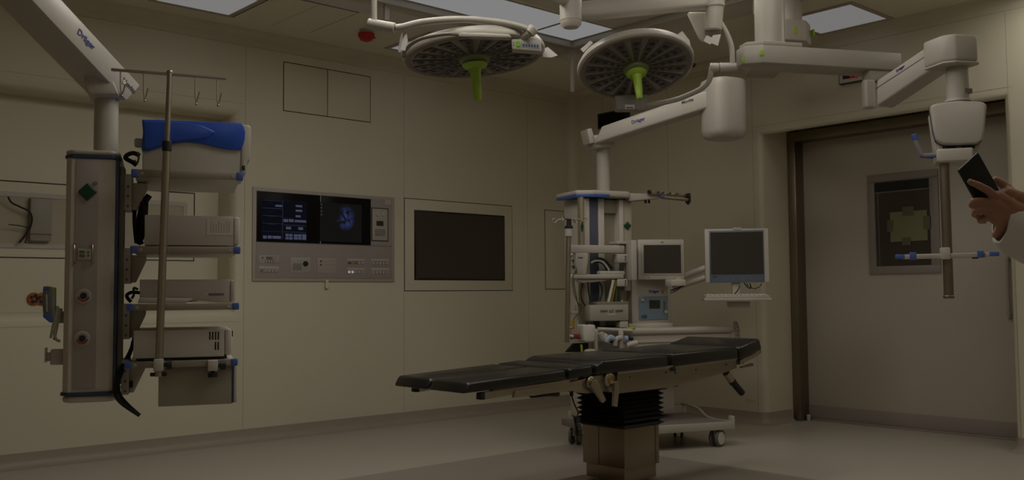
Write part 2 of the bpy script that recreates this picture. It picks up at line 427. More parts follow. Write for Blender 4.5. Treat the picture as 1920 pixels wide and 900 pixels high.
# two door cupboard
fr = Fr((3.9, YA, 2.44), 90); t = thing('wall_cupboard', 'flush two door cupboard high on the back wall', 'cupboard', fr)
x0, x1, z0, z1, xm = -.39, .393, 0, .378, -.006
m = MB(); outline(m, x0, x1, z0, z1, .006); m.box((xm-.003, -.0015, z0+.006), (xm+.003, .01, z1-.006)); m.build('gap', M_GAP, t)
for a, c in ((x0+.006, xm-.003), (xm+.003, x1-.006)):
    m = MB(); m.box((a, -.003, z0+.006), (c, 0.01, z1-.006), .001); m.build('door', M_WALL, t)
# big dark screen behind its flush frame
fr = Fr((5.225, YA, 1.08), 90); t = thing('wall_screen', 'large dark screen set flush in the back wall right of the control console', 'screen', fr)
m = MB(); outline(m, -.602, .602, 0, .773, .006); m.build('gap', M_GAP, t)
m = MB(); m.box((-.596, -.004, .006), (.596, .01, .767), .001); m.build('surround', M_WALL, t)
m = MB(); m.box((-.502, -.008, .092), (.505, .0, .678), .003); m.build('bezel', M_BLACKP, t)
m = MB(); m.box((-.485, -.0105, .108), (.488, -.007, .662)); m.build('glass', mat('brown_dark_screen', (.066, .050, .040), .4, var=0, spec=.2), t)
for a in (-.49, -.185, .20, .478):
    for c in (.098, .656):
        m = MB(); m.box((a, -.012, c), (a+.016, -.007, c+.016), .002); m.build('clip', mat('clip_green_grey', (.035, .05, .02), .5), t)
# narrow flush panel next to the corner
fr = Fr((6.38, YA, 1.092), 90); t = thing('wall_panel', 'narrow flush service panel in the back wall beside the room corner', 'panel', fr)
m = MB(); outline(m, -.142, .142, 0, .75, .006); m.build('gap', M_GAP, t)
m = MB(); m.box((-.136, -.003, .006), (.136, .01, .744), .001); m.build('door', M_WALL, t)
# control console
v = -.012
fr = Fr((3.893, YA, 1.157), 90); t = thing('control_console', 'grey wall console with two monitors, intercom and rows of switches', 'console', fr)
def L(px, py, vv=0.0): 
    q = fr.p(px, py, vv); return (q.x, q.z)
def pbox(m, a, c, v0, v1, bev=0.0):
    A = L(*a, v0); C = L(*c, v0); return m.box((A[0], v0, C[1]), (C[0], v1, A[1]), bev)
m = MB(); m.box((-.628, -.012, 0), (.628, .01, .69), .003); m.build('frame', M_GREY2 if 'M_GREY2' in globals() else mat('console_rim', (.40, .37, .32), .45), t)
m = MB(); m.box((-.602, -.016, .025), (.60, -.01, .668), .002); m.build('face', mat('console_face', (.34, .30, .285), .45, var=.02), t)
m = MB(); m.box((-.602, -.0165, .285), (.60, -.0155, .289)); m.box((.345, -.0165, .289), (.348, -.0155, .668)); m.build('joint', M_DGREY, t)
for k, (a0, a1) in enumerate(((-.6, -.072), (-.063, .392))):
    m = MB(); m.box((a0, -.02, .291), (a1, -.012, .662), .002); mo = m.build('monitor', M_SCREEN, t)
    mo['label'] = ('left black monitor with blue menu fields', 'right black monitor with a blue wispy picture')[k]
    if k == 0:
        m = MB(); A, C = L(491, 373, -.02), L(575, 452, -.02); m.box((A[0], -.0208, C[1]), (C[0], -.0198, A[1])); m.build('display', glow('menu_dark', (.55, .6, 1), .006), mo)
        def gb(x, y, w, h, own=None): 
            A = L(440+x/4.09, 330+y/4.09, -.021); C = L(440+(x+w)/4.09, 330+(y+h)/4.09, -.021); m = MB() if own else mm; m.box((A[0], -.0216, C[1]), (C[0], -.0206, A[1]))
            if own: m.build(own, glow('menu_blue', (.55, .62, 1), .085), mo)
        for q in ((312, 220, 52, 18), (468, 222, 50, 18), (468, 258, 50, 18), (468, 300, 38, 18), (374, 330, 36, 24), (416, 330, 36, 24), (460, 336, 88, 22), (394, 388, 38, 22), (488, 392, 36, 22),
                  (218, 456, 28, 24), (254, 456, 30, 24), (290, 458, 64, 24), (390, 442, 24, 20), (418, 444, 26, 20), (390, 466, 24, 20), (418, 468, 26, 20),
                  (454, 446, 28, 20), (486, 446, 28, 20), (520, 446, 28, 44), (454, 468, 28, 20), (486, 468, 28, 20)): gb(*q, own='menu_field')
        mm = MB()
        for q in ((220, 186, 140, 5), (380, 190, 60, 5), (470, 192, 70, 5), (214, 246, 150, 4), (214, 303, 150, 4), (214, 362, 150, 4), (214, 424, 150, 4), (376, 378, 170, 3), (376, 430, 170, 3), (366, 184, 3, 300), (250, 305, 60, 6), (255, 366, 60, 6), (240, 205, 60, 3), (240, 270, 60, 3), (380, 320, 60, 4)): gb(*q)
        mm.build('lines', glow('menu_line', (.5, .58, 1), .03), mo)
    else:
        # desktop picture: procedural blue wisp
        dm = bpy.data.materials.new('wisp_picture'); dm.use_nodes = True; nt = dm.node_tree; nt.nodes.clear()
        tc = nt.nodes.new('ShaderNodeTexCoord'); mp = nt.nodes.new('ShaderNodeMapping'); gr = nt.nodes.new('ShaderNodeTexGradient'); gr.gradient_type = 'SPHERICAL'
        mp.inputs['Location'].default_value = (-1.72, 0, -4.75); mp.inputs['Scale'].default_value = (11.0, 1, 9.5)
        mp.inputs['Rotation'].default_value = (0, 0, 0)
        nz = nt.nodes.new('ShaderNodeTexNoise'); nz.inputs['Scale'].default_value = 16; nz.inputs['Detail'].default_value = 6; nz.inputs['Distortion'].default_value = .9
        rp = nt.nodes.new('ShaderNodeValToRGB'); rp.color_ramp.elements[0].position = .40; rp.color_ramp.elements[1].position = .80
        mu = nt.nodes.new('ShaderNodeMath'); mu.operation = 'MULTIPLY'
        mc = nt.nodes.new('ShaderNodeMix'); mc.data_type = 'RGBA'; mc.inputs[6].default_value = (.0062, .0058, .005, 1); mc.inputs[7].default_value = (.07, .095, .36, 1)
        em = nt.nodes.new('ShaderNodeEmission'); ou = nt.nodes.new('ShaderNodeOutputMaterial')
        nt.links.new(tc.outputs['Object'], mp.inputs[0]); nt.links.new(mp.outputs[0], gr.inputs[0]); nt.links.new(tc.outputs['Object'], nz.inputs[0])
        nt.links.new(nz.outputs['Fac'], rp.inputs[0]); nt.links.new(rp.outputs[0], mu.inputs[0]); nt.links.new(gr.outputs['Fac'], mu.inputs[1])
        nt.links.new(mu.outputs[0], mc.inputs[0]); nt.links.new(mc.outputs[2], em.inputs[0]); nt.links.new(em.outputs[0], ou.inputs[0])
        m = MB(); A, C = L(600, 379, -.02), L(678, 455, -.02); m.box((A[0], -.0208, C[1]), (C[0], -.0198, A[1])); m.build('display', dm, mo)
        for j in range(4):
            A = L(601.5, 381+j*6.5, -.021); m = MB(); m.box((A[0], -.0214, A[1]-.014), (A[0]+.012, -.0206, A[1])); m.build('icon', glow('icon_glow', (.6, .65, .8), .05), mo)
# intercom module
A, C = L(696.5, 389, -.016), L(728, 453, -.016)
m = MB(); outline(m, A[0], C[0], C[1], A[1], .007, -.018, -.014); ic = m.build('intercom', M_BLACKP, t)
m = MB(); m.box((A[0]+.007, -.0185, C[1]+.007), (C[0]-.007, -.014, A[1]-.007), .001); m.build('plate', mat('intercom_plate', (.40, .37, .34), .4), ic)
for px in (708.5, 719):
    a = L(px, 402, -.02); m = MB(); m.lathe((a[0], -.0185, a[1]), (0, -1, 0), [(0, 0), (.018, 0), (.016, .006), (0, .008)], 20); m.build('speaker_knob', M_WHITE2, ic)
a, c = L(706, 414, -.02), L(719, 424, -.02); m = MB(); m.box((a[0], -.0195, c[1]), (c[0], -.018, a[1])); m.build('display', mat('lcd_dark', (.03, .035, .025), .3), ic)
for i in range(5):
    for j in range(4):
        a = L(705+i*3.8, 431+j*3.3, -.02); m = MB(); m.box((a[0]-.006, -.021, a[1]-.005), (a[0]+.006, -.018, a[1]+.005), .001); m.build('key', M_DGREY, ic)
a, c = L(721.5, 374.5, -.016), L(733, 384, -.016); m = MB(); m.box((a[0], -.018, c[1]), (c[0], -.0155, a[1])); m.build('sticker', M_WHITE, t)
# switch blocks
def zc(x, y): return (440+x/4.09, 330+y/4.09)
def sbox(name, x0, y0, x1, y1, m_, d=.003, par=None):
    A, C = L(*zc(x0, y0), -.016), L(*zc(x1, y1), -.016); q = MB(); q.box((A[0], -.016-d, C[1]), (C[0], -.0155, A[1]), .0008); return q.build(name, m_, par or t)
M_SW = mat('switch_plate', (.38, .345, .315), .4); M_KEY = mat('switch_key', (.43, .395, .36), .4); M_HDR = mat('switch_header', (.44, .41, .38), .4)
def keys(par, x0, y, n, dx, w, h, cols=None):
    for i in range(n):
        a = sbox('key_rim', x0+i*dx, y, x0+i*dx+w, y+h, M_INKG, .0034, par)
        sbox('key', x0+i*dx+2.5, y+2.5, x0+i*dx+w-2.5, y+h-2.5, (cols or {}).get(i, M_KEY), .0042, par)
s1 = sbox('switch_block', 184, 606, 340, 672, M_SW); sbox('display', 240, 618, 284, 640, M_DGREY, .004, s1); keys(s1, 288, 618, 1, 26, 24, 22); keys(s1, 232, 644, 4, 20, 19, 22); sbox('lamp', 206, 622, 220, 632, M_INKG, .004, s1); sbox('lamp', 204, 655, 222, 665, M_WHITE, .004, s1)
s1 = sbox('switch_block', 184, 690, 340, 742, M_SW); sbox('header', 188, 694, 336, 712, M_HDR, .004, s1); keys(s1, 194, 716, 5, 28, 22, 22, {0: mat('key_slate', (.16, .19, .2), .4)})
s1 = sbox('socket_block', 428, 624, 577, 742, M_SW); sbox('header', 432, 628, 573, 644, M_HDR, .004, s1); sbox('socket', 445, 668, 512, 722, mat('socket_grey', (.22, .215, .2), .4), .004, s1)
a = L(*zc(541, 673), -.016); q = MB(); q.lathe((a[0], -.018, a[1]), (0, -1, 0), [(0, 0), (.021, 0), (.019, .012), (0, .013)], 20); q.build('dial', M_BLACK, s1)
s1 = sbox('jack_block', 633, 628, 777, 746, M_SW)
for j, yy in enumerate((654, 681)):
    for i in range(6):
        a = L(*zc(659+i*20.5, yy), -.016); q = MB(); q.lathe((a[0], -.018, a[1]), (0, -1, 0), [(0, 0), (.008, 0), (.008, .003), (.004, .003), (0, .0)], 12); q.build('jack', M_INKG if i == 0 else M_GREY, s1)
KC = {0: mat('key_red', (.22, .06, .04), .4), 1: mat('key_yellow', (.34, .26, .03), .4), 2: mat('key_blue', (.13, .2, .25), .4)}
s1 = sbox('switch_block', 860, 632, 998, 688, M_SW); sbox('header', 864, 636, 994, 650, M_HDR, .004, s1); keys(s1, 866, 654, 5, 26, 23, 24, KC)
M_KLIT = glow('key_lit', (1, 1, 1), .27)
s1 = sbox('switch_block', 860, 702, 998, 756, M_SW); sbox('header', 864, 706, 994, 720, M_HDR, .004, s1); keys(s1, 866, 724, 5, 26, 23, 24, {0: M_KLIT, 1: M_KLIT})
for y in (636, 706):
    s1 = sbox('switch_block', 1046, y-2, 1182, y+54, M_SW); sbox('header', 1050, y, 1178, y+16, M_HDR, .004, s1); keys(s1, 1054, y+20, 5, 25, 22, 26)
# paper tag and hook on the console
fr2 = Fr(on_y(611, 532, YA), 90); q = MB(); q.prism([(-.012, .03), (.012, .03), (.016, -.03), (.0, -.042), (-.016, -.03)], -.022, -.017, .002)
solo(q, 'key_hook', mat('cream_plastic', (.62, .57, .38), .5), fr2, 'little cream hook on the lower edge of the wall console', 'hook')
# niche: flush panel with an open cable recess
FN_ = Fr((1.6, ND, 1.5), 90)
t = thing('niche_panel', 'flush panel in the left wall niche with an open cable recess', 'panel', FN_)
A = FN_.uz(0, 327); B = FN_.uz(365.5, 362); C = FN_.uz(365, 490); D = FN_.uz(60, 463)
z1, z0, x1 = B[1]+.0, C[1], B[0]
m = MB(); outline(m, -1.2, x1, z0, z1, .007, -.002, .0); m.build('gap', M_GAP, t)
rx1 = FN_.uz(344, 400)[0]; rz1 = FN_.uz(60, 369)[1]; rz0 = FN_.uz(60, 457)[1]
m = MB(); outline(m, -1.1, rx1+.025, rz0-.03, rz1+.025, .03, -.008, -.0005); m.build('frame', M_LGREY, t)
m = MB(); m.box((-1.07, -.003, rz0), (rx1-.005, -.001, rz1)); m.build('recess', mat('recess_back', (.40, .37, .28), .7), t)
a, c = FN_.uz(54, 372), FN_.uz(92, 453)
m = MB(); m.box((a[0], -.05, c[1]+.0), (c[0], -.003, a[1]), .003); bo = m.build('junction_box', mat('box_grey', (.27, .245, .205), .5), t)
m = MB(); z = FN_.uz(70, 440)[1]; m.box((a[0]-.002, -.052, z-.003), (c[0]+.002, -.049, z+.002)); m.build('lid_joint', M_INKG, bo)
def nt_(px, py, v=-.055): q = FN_.p(px, py, v); return (q.x, q.y, q.z)
m = MB(); m.tube([nt_(15, 369), nt_(22, 380), nt_(38, 388), nt_(54, 396), nt_(60, 408), nt_(58, 422), nt_(52, 434), nt_(44, 446), nt_(36, 455)], .006, 8, 6); m.build('cable', M_BLACK, t)
m = MB(); m.tube([nt_(16, 421), nt_(35, 423), nt_(58, 428)], .0035, 6, 4); m.build('cable_tie', M_BLACK, t)
m = MB(); m.tube([nt_(53, 434, -.05), nt_(50, 445, -.05), nt_(47, 456, -.05)], .005, 6, 4); m.build('cable', mat('red_wire', (.12, .03, .02), .5), t)
for k, (px, py) in enumerate(((63, 560.5), (79, 560.5))):
    fr2 = Fr(on_y(px, py, YA if False else ND), 90)
    t = thing('gas_outlet', ('orange round wall outlet behind the hand control, left of the pair', 'orange round wall outlet half hidden behind the hand control')[k], 'outlet', fr2)
    m = MB(); m.lathe((0, 0, 0), (0, -1, 0), [(0, 0), (.041, 0), (.041, .012), (.036, .016), (.0, .016)], 28); m.build('plate', mat('orange_plastic', (.36, .085, .012), .4), t)
    m = MB()
    for a, s in ((0, .012), (1.2, .013), (2.6, .011), (4.2, .013), (5.2, .009)): m.lathe((.02*math.cos(a), -.016, .02*math.sin(a)), (0, -1, 0), [(0, 0), (s, 0), (s*.8, .003), (0, .003)], 14)
    m.build('socket', M_BLACK, t)
# ================================================================== right wall: door, clock, black display
fr = Fr((7.0, 4.375, 0), 90)
t = thing('door_frame', 'brushed steel frame around the sliding door', 'door frame', Fr((DX, 3.4, 0), 90))
m = MB()
y1 = DY1-3.4; y0 = DY0-3.4
m.box((0, y1-.075, 0), (.13, y1, 2.30), .006); m.box((0, y0, 2.29), (.13, y1, 2.37), .006)
m.build('frame', M_DSTEEL, t)
t = thing('sliding_door', 'wide pale sliding door with a small dark window', 'door', Fr((7.125, 3.38, 0), 90))
M_DOOR = mat('door_laminate', (.47, .425, .355), .4, var=.02)
m = MB(); m.box((0, DY0-3.38, .012), (.05, y1+3.4-3.38-.06, 2.31), .003); m.build('leaf', M_DOOR, t)
m = MB(); m.box((-.004, DY0-3.38, .02), (.0, y1+3.4-3.38-.075, .125), .001); m.box((-.012, DY0-3.38, .0), (.0, y1+3.4-3.38-.075, .018), .001); m.build('kick_plate', mat('kick_grey', (.29, .25, .225), .4), t)
def D_(px, py, x=-.004): q = on_x(px, py, 7.125+x); return (q.y-3.38, q.z)
a, c = D_(1625.5, 330), D_(1765, 512)
wy1, wy0, wz1, wz0 = a[0], c[0], a[1], c[1]
m = MB(); w = .062
for q in (((-.012, wy0, wz0), (0, wy1, wz0+w)), ((-.012, wy0, wz1-w*.9), (0, wy1, wz1)), ((-.012, wy0, wz0+w), (0, wy0+w*1.1, wz1-w)), ((-.012, wy1-w*.95, wz0+w), (0, wy1, wz1-w))): m.box(*q, .003)
wf = m.build('window_frame', mat('window_frame_grey', (.27, .235, .215), .45), t)
m = MB(); m.box((-.004, wy0+w, wz0+w), (-.001, wy1-w, wz1-w)); m.build('pane', mat('dark_pane', (.06, .048, .036), .25), t)
m = MB(); zz = D_(1650, 360)[1]; m.box((-.0065, wy0+w, zz), (-.0035, wy1-w, wz1-w)); m.build('blind', M_BLACKP, t)
m = MB(); m.box((-.008, wy0+w, zz-.012), (-.0035, wy1-w, zz), .001); m.box((-.007, wy1-w-.028, wz0+w), (-.0035, wy1-w-.02, zz), .001); m.build('inner_frame', mat('inner_frame', (.13, .115, .095), .5), t)
q0, q1 = D_(1889, 484, -.03), D_(1891, 596, -.03)
m = MB(); m.tube([(-.001, q0[0], q0[1]-.02), (-.03, q0[0], q0[1]), (-.04, q0[0], q0[1]-.06), (-.04, q0[0], q1[1]+.06), (-.03, q0[0], q1[1]), (-.001, q0[0], q1[1]+.02)], .011, 10, 4); m.build('handle', M_GREY, t)
tdoor = Fr((7.125, 3.38, 0), 90)
a, c = D_(1669, 398.5, -.006), D_(1740, 450.5, -.006)
M_PAPER = mat('yellow_green_paper', (.21, .20, .105), .7)
fr = Fr((7.117, 3.38+(a[0]+c[0])/2, (a[1]+c[1])/2), 90); t = thing('paper_sheet', 'pale green paper sheet taped to the door window', 'paper', fr)
hw, hh = abs(a[0]-c[0])/2, abs(a[1]-c[1])/2
m = MB(); m.box((-.003, -hw, -hh), (-.001, hw, hh)); m.build('sheet', M_PAPER, t)
M_TAPE = mat('tape_strip', (.115, .105, .06), .5)
for (yy, z, sy, sz) in ((0.0, hh, .045, .035), (0.02, -hh, .035, .03), (hw, .01, .025, .045), (-hw, .02, .03, .05)):
    m = MB(); m.box((-.004, yy-sy, z-sz), (-.0028, yy+sy, z+sz)); m.build('tape', M_TAPE, t)
p = on_z(1521, 789, 0); q = MB(); q.lathe((0, 0, 0), (0, 0, 1), [(0, 0), (.014, 0), (.018, .045), (.016, .05), (0, .05)], 16)
p = Vector((7.07, 4.235, 0)); solo(q, 'door_stop', M_WHITE2, Fr(p, 90), 'small white door stop on the floor at the steel door post', 'door stop')
# red digit wall clock
FB = lambda px, py, x=XB: on_x(px, py, x)
a, c = FB(1577, 133), FB(1640, 152)
y1, z0 = a.y, FB(1579, 160.5).z; y0 = y1-.30; z1 = z0+.155
fr = Fr((XB, (y0+y1)/2, (z0+z1)/2), 90); t = thing('digital_clock', 'wall clock with red digits half hidden behind the pendant beam', 'clock', fr)
hw, hh = (y1-y0)/2, (z1-z0)/2
m = MB(); m.box((-.04, -hw, -hh), (0, hw, hh), .004); m.build('case', mat('clock_edge', (.05, .04, .03), .5), t)
m = MB(); m.box((-.0415, -hw+.008, -hh+.008), (-.038, hw-.008, hh-.008)); m.build('face', M_LGREY, t)
m = MB(); m.box((-.043, -hw+.035, -hh+.035), (-.04, hw-.035, hh-.03)); m.build('display', M_BLACKP, t)
m = MB(); pd = FB(1606, 142); m.text('10', face_m((-.0435, pd.y-(y0+y1)/2, pd.z-(z0+z1)/2), (0, -1, 0), (-1, 0, 0)), .085); m.build('digits', glow('red_digits', (.5, .012, .012), .32), t)
a = FB(1127, 216); c = FB(1190, 228); 
fr = Fr((XB, a.y, c.z), 90); q = MB(); z1 = FB(1127, 215).z-c.z; q.box((-.05, -.36, -.02), (0, 0, z1), .004)
t = thing('wall_display', 'flat black display on the right wall behind the pendant arm', 'display', fr); q.build('case', M_BLACKP, t); q = MB(); q.box((-.052, -.345, -.005), (-.049, -.015, z1-.015)); q.build('glass', M_SCREEN, t)
a = FB(1309.5, 122); fr = Fr(a, 90); q = MB(); q.cyl((0, 0, 0), (-.06, 0, 0), .006, n=10); q.box((-.075, -.012, -.03), (-.06, .012, .03), .003)
solo(q, 'wall_hook', M_DGREY, fr, 'small dark hook on the right wall behind the round surgical lamp', 'hook')
# ================================================================== left equipment pendant
o = at(345, 556, 3.75); LP = Fr((o.x, o.y, 0.66), 113)
t = thing('ceiling_pendant', 'ceiling pendant at left with white tower, sloping arm and four equipment shelves', 'equipment pendant', LP, 'ceiling pendants')
def beam_arm(t, fr, E0, E1, U0, U1, w, k, name='arm', mt=None, bev=.018, flip=1):
    """sloping spring arm: lower and upper edge of its face, carried on by factor k"""
    E0, E1, U0, U1 = map(Vector, (E0, E1, U0, U1)); E2 = E0+(E1-E0)*k; U2 = U0+(U1-U0)*k
    h = (E1-E0); h.z = 0; h.normalize(); n = Vector((-h.y, h.x, 0))*flip
    if n.y < 0 and abs(n.y) > .2: n = -n
    m = MB(); m.hexa([E0, E2, E2+n*w, E0+n*w, U0, U2, U2+n*w, U0+n*w], bev, 3)
    return m.build(name, mt or M_WHITE, t), E2, U2, n
tv = .10
E0, E1 = LP.d(238, 189, 3.95), LP.d(60, 0, 3.45)
h = E1-E0; h.z = 0; h.normalize(); U0, U1 = LP.vp(264, 160, E0, h), LP.vp(117, 0, E0, h); n = Vector((h.y, -h.x, 0)); n = n if n.y > 0 else -n
k = 1.6; E2 = E0+(E1-E0)*k; U2 = U0+(U1-U0)*k; w = .15
m = MB(); m.hexa([E0, E2, E2+n*w, E0+n*w, U0, U2, U2+n*w, U0+n*w], .008, 2); arm = m.build('arm', M_WHITE, t)
def arm_text(par, s, f, txt, size, mt, off=.5):
    c = (E0+(E1-E0)*f)*(1-off)+(U0+(U1-U0)*f)*off; q = MB(); q.text(txt, face_m(c-n*.0015, (E0-E1), -n), size); q.build('lettering', mt, par)
arm_text(arm, 0, .60, 'Dräger', .036, M_INK, .55); arm_text(arm, 0, .075, 'Movita', .032, M_INKG, .55)
m = MB(); c = (E0+(E1-E0)*.13)*.5+(U0+(U1-U0)*.13)*.5; m.cyl(c+n*.002, c-n*.003, .010); m.build('screw', M_GREYW, arm)
# hub and ceiling column beyond the frame
hc = (E2+U2)/2+n*w/2+h*.1
m = MB(); m.cyl((hc.x, hc.y, hc.z-.14), (hc.x, hc.y, hc.z+.14), .14, n=32, bev=.02); m.build('hub', M_WHITE, t)
m = MB(); m.cyl((hc.x, hc.y, hc.z+.14), (hc.x, hc.y, ZC-LP.o.z), .07); m.lathe((hc.x, hc.y, ZC-LP.o.z), (0, 0, -1), [(0, 0), (.2, 0), (.2, .05), (.17, .06), (0, .06)]); m.build('ceiling_mount', M_WHITE, t)
# column
ca, cb = LP.p(176, 230, .27), LP.p(222, 230, .27); cu, cr = (ca.x+cb.x)/2, (cb.x-ca.x)/2
zt = LP.p(200, 172, .27).z; zb = LP.p(200, 286, .27).z
m = MB(); m.cyl((cu, .27, zb), (cu, .27, zt+.05), cr, n=36); m.build('column', M_WHITE, t)
j = [LP.p(x, y, .2) for x, y in ((157, 150), (200, 147), (222, 180), (166, 181))]
m = MB(); m.prism([(j[3].x, j[3].z), (j[2].x+.005, j[2].z), (j[1].x+.01, j[1].z+.02), (j[0].x, j[0].z+.005)], .16, .35, .012, 2); m.build('arm_joint', M_WHITE2, t)
# tower
a, b_ = LP.p(124, 300, tv), LP.p(217, 300, tv); u0, u1 = a.x, b_.x
z1 = LP.p(170, 297, tv).z; z0 = LP.p(160, 735, tv).z; D = .25
m = MB(); m.prism([(u0, tv+.02), (u0+.02, tv), (u1-.012, tv), (u1, tv+.012), (u1, tv+D), (u0, tv+D)], z0, z1, axis='z'); tw = m.build('tower', M_GREYW, t)
p0, p1 = LP.p(143, 300, tv).x, LP.p(186, 300, tv).x
m = MB(); m.box((p0, tv-.003, z0+.01), (p1, tv+.01, z1-.002), .001); cpn = m.build('service_panel', mat('pendant_panel', (.33, .295, .275), .5), t)
m = MB(); m.box((u1-.004, tv+.014, z0-.01), (u1+.012, tv+D, z1+.01), .006); m.build('corner_strip', M_DBLUE, t)
def slab(zz0, zz1, g, name, mt, bev):
    q = MB(); q.prism([(u0-g, tv+.03-g), (u0+.03-g, tv-g), (u1-.01, tv-g), (u1+.012+g, tv+.03), (u1+.012+g, tv+D+g), (u0-g, tv+D+g)], zz0, zz1, bev, 3, axis='z'); return q.build(name, mt, t)
slab(z1-.002, z1+.013, .006, 'blue_rim', M_DBLUE, .004); slab(z0-.014, z0, .008, 'blue_rim', M_DBLUE, .004)
slab(z1+.013, z1+.034, .004, 'top_cover', M_WHITE, .018); slab(z0-.042, z0-.014, .002, 'bottom_cover', M_GREYW, .026)
m = MB(); m.box((u1+.012, tv+.06, z0+.02), (u1+.03, tv+.16, z1-.02), .003); m.build('side_rail', mat('rail_brown', (.20, .165, .135), .5), t)
# badge, module, outlets
def badge(par, fr, c, s, v, nx=0):
    q = MB(); M = Matrix.Translation((c[0], v, c[1])) @ Matrix.Rotation(math.radians(45), 4, 'Y')
    q.box((-s, -.012, -s), (s, 0, s), .006, 3, M=M); return q.build('badge', M_GREEN, par)
c = LP.uz(164.5, 360, tv-.003); badge(t, LP, c, .0255, tv-.003)['label'] = 'dark green diamond badge'
c = LP.uz(179, 344, tv-.003); m = MB(); m.torus((c[0], tv-.008, c[1]), (0, 1, 0), .006, .002, 16, 6); m.build('ring', M_STEEL, t)
a, c = LP.uz(146, 466, tv), LP.uz(171, 487, tv)
m = MB(); m.box((a[0], tv-.008, c[1]), (c[0], tv, a[1]), .002); md = m.build('socket_module', M_LGREY, t)
def mod(px0, py0, px1, py1, mt, nm): 
    A, C = LP.uz(px0, py0, tv), LP.uz(px1, py1, tv); q = MB(); q.box((A[0], tv-.0095, C[1]), (C[0], tv-.007, A[1])); q.build(nm, mt, md)
mod(149, 470, 159, 475, mat('green_print', (.08, .16, .03), .5), 'green_field'); mod(149, 477, 159, 483, M_DGREY, 'slot'); mod(164, 472, 168, 475, M_DGREY, 'hole'); mod(164, 478, 168, 481, M_DGREY, 'hole')
for x in (140.5, 174.5):
    A, C = LP.uz(x, 459, tv), LP.uz(x, 493, tv)
    m = MB(); m.tube([(A[0], tv, A[1]), (A[0], tv-.022, A[1]-.006), (A[0], tv-.022, C[1]+.006), (A[0], tv, C[1])], .0045, 8, 3); m.build('handle', M_STEEL, t)
for y in (555, 634.5):
    c = LP.uz(157 if y < 600 else 154.5, y, tv); m = MB()
    m.lathe((c[0], tv-.002, c[1]), (0, -1, 0), [(0, 0), (.029, 0), (.029, .008), (.026, .011), (0, .011)], 32); ot = m.build('gas_outlet', M_WHITE2, t)
    m = MB(); m.torus((c[0], tv-.0135, c[1]), (0, -1, 0), .0185, .0038, 24, 6, math.pi*.08+(0), math.pi*.92); oo = m.build('ring_half', M_GREY, ot)
    m = MB(); m.torus((c[0], tv-.0135, c[1]), (0, -1, 0), .0185, .0042, 24, 6, math.pi*1.05, math.pi*1.95); m.build('red_ring', mat('outlet_red', (.30, .05, .03), .5), ot)
    m = MB(); m.lathe((c[0], tv-.012, c[1]), (0, -1, 0), [(0, 0), (.012, 0), (.012, .004), (.0, .004)], 20); m.build('socket', M_BLACK, ot)
a, c = LP.uz(85, 655, tv+.08), LP.uz(113, 681, tv+.08)
m = MB(); m.box((a[0]+.02, tv+.06, c[1]-.005), (u0, tv+.1, a[1]), .004); m.box((a[0], tv+.055, c[1]+.005), (a[0]+.006, tv+.105, a[1]+.006), .002); m.box((a[0]+.006, tv+.07, c[1]+.01), (a[0]+.03, tv+.09, a[1]-.012), .002); m.build('rail_holder', M_LGREY, t)
a, c = LP.uz(103, 575, tv+.08), LP.uz(114, 606, tv+.08)
m = MB(); m.box((a[0]-.005, tv+.07, c[1]), (u0, tv+.10, a[1]-.02), .004); m.build('control_bracket', M_GREYW, t)
# shelves
SU0, SU1, SD = LP.p(249, 500, 0).x, LP.p(452, 500, 0).x, .54
shelf_z = []
for i, (yt, yb, xl, xr) in enumerate(((320.5, 335, 246, 456), (462, 475, 244, 451), (569, 581.5, 237, 448.5), (675.5, 688, 233, 446))):
    za, zb_ = LP.p(350, yt, 0).z, LP.p(350, yb, 0).z; ul, ur = LP.p(xl, yt, 0).x, LP.p(xr, yt, 0).x; shelf_z.append(za)
    m = MB(); m.box((ul+.012, .006, zb_+.004), (ur-.010, SD, za-.004), .002); sh = m.build('shelf', M_LGREY, t)
    m = MB(); m.box((ul+.026, -.004, zb_), (ur-.026, .007, za), .002); m.build('front_rail', mat('shelf_rail', (.27, .235, .19), .4, metal=.3), sh)
    for uu in (ul, ur-.028):
        m = MB(); m.box((uu, -.006, zb_-.001), (uu+.028, .02, za+.001), .005); m.build('end_cap', M_BLUE if 1 else 0, sh)
    for uu in (ul+.04, ur-.04):
        m = MB(); m.cyl((uu, -.003, (za+zb_)/2), (uu, -.0065, (za+zb_)/2), .006, n=12); m.build('rail_screw', M_GREY, sh)
    g0 = u1+.03
    m = MB(); m.box((g0, .16, zb_-.115), (g0+.028, .30, za+.0), .003); br = m.build('shelf_bracket', M_LGREY, t)
    m = MB(); m.prism([(g0+.028, zb_), (g0+.085, zb_), (g0+.085, zb_-.02), (g0+.045, zb_-.11), (g0+.028, zb_-.11)], .2, .26, .003); m.build('gusset', M_GREYW, br)
    for q in (.02, .06, .1):
        m = MB(); m.cyl((g0+.014, .1605, zb_-q), (g0+.014, .157, zb_-q), .005, n=10); m.build('bracket_screw', M_DGREY, br)
# drawer unit under the lowest shelf
a, c = LP.uz(297.5, 688, .03), LP.uz(435, 757, .03)
m = MB(); m.box((a[0], .03, c[1]), (c[0], .42, shelf_z[3]-.022), .003); du = m.build('drawer_unit', mat('drawer_steel', (.30, .27, .22), .4, metal=.2), t)
m = MB(); m.box((c[0], .028, c[1]+.004), (c[0]+.005, .422, shelf_z[3]-.03)); m.build('seal', M_DBLUE, du)
m = MB(); m.box((c[0]+.005, .026, c[1]+.004), (c[0]+.018, .424, shelf_z[3]-.024), .004); m.build('drawer_front', M_LGREY, du)

def lpoly(pts, v): return [LP.uz(x, y, v) for x, y in pts]
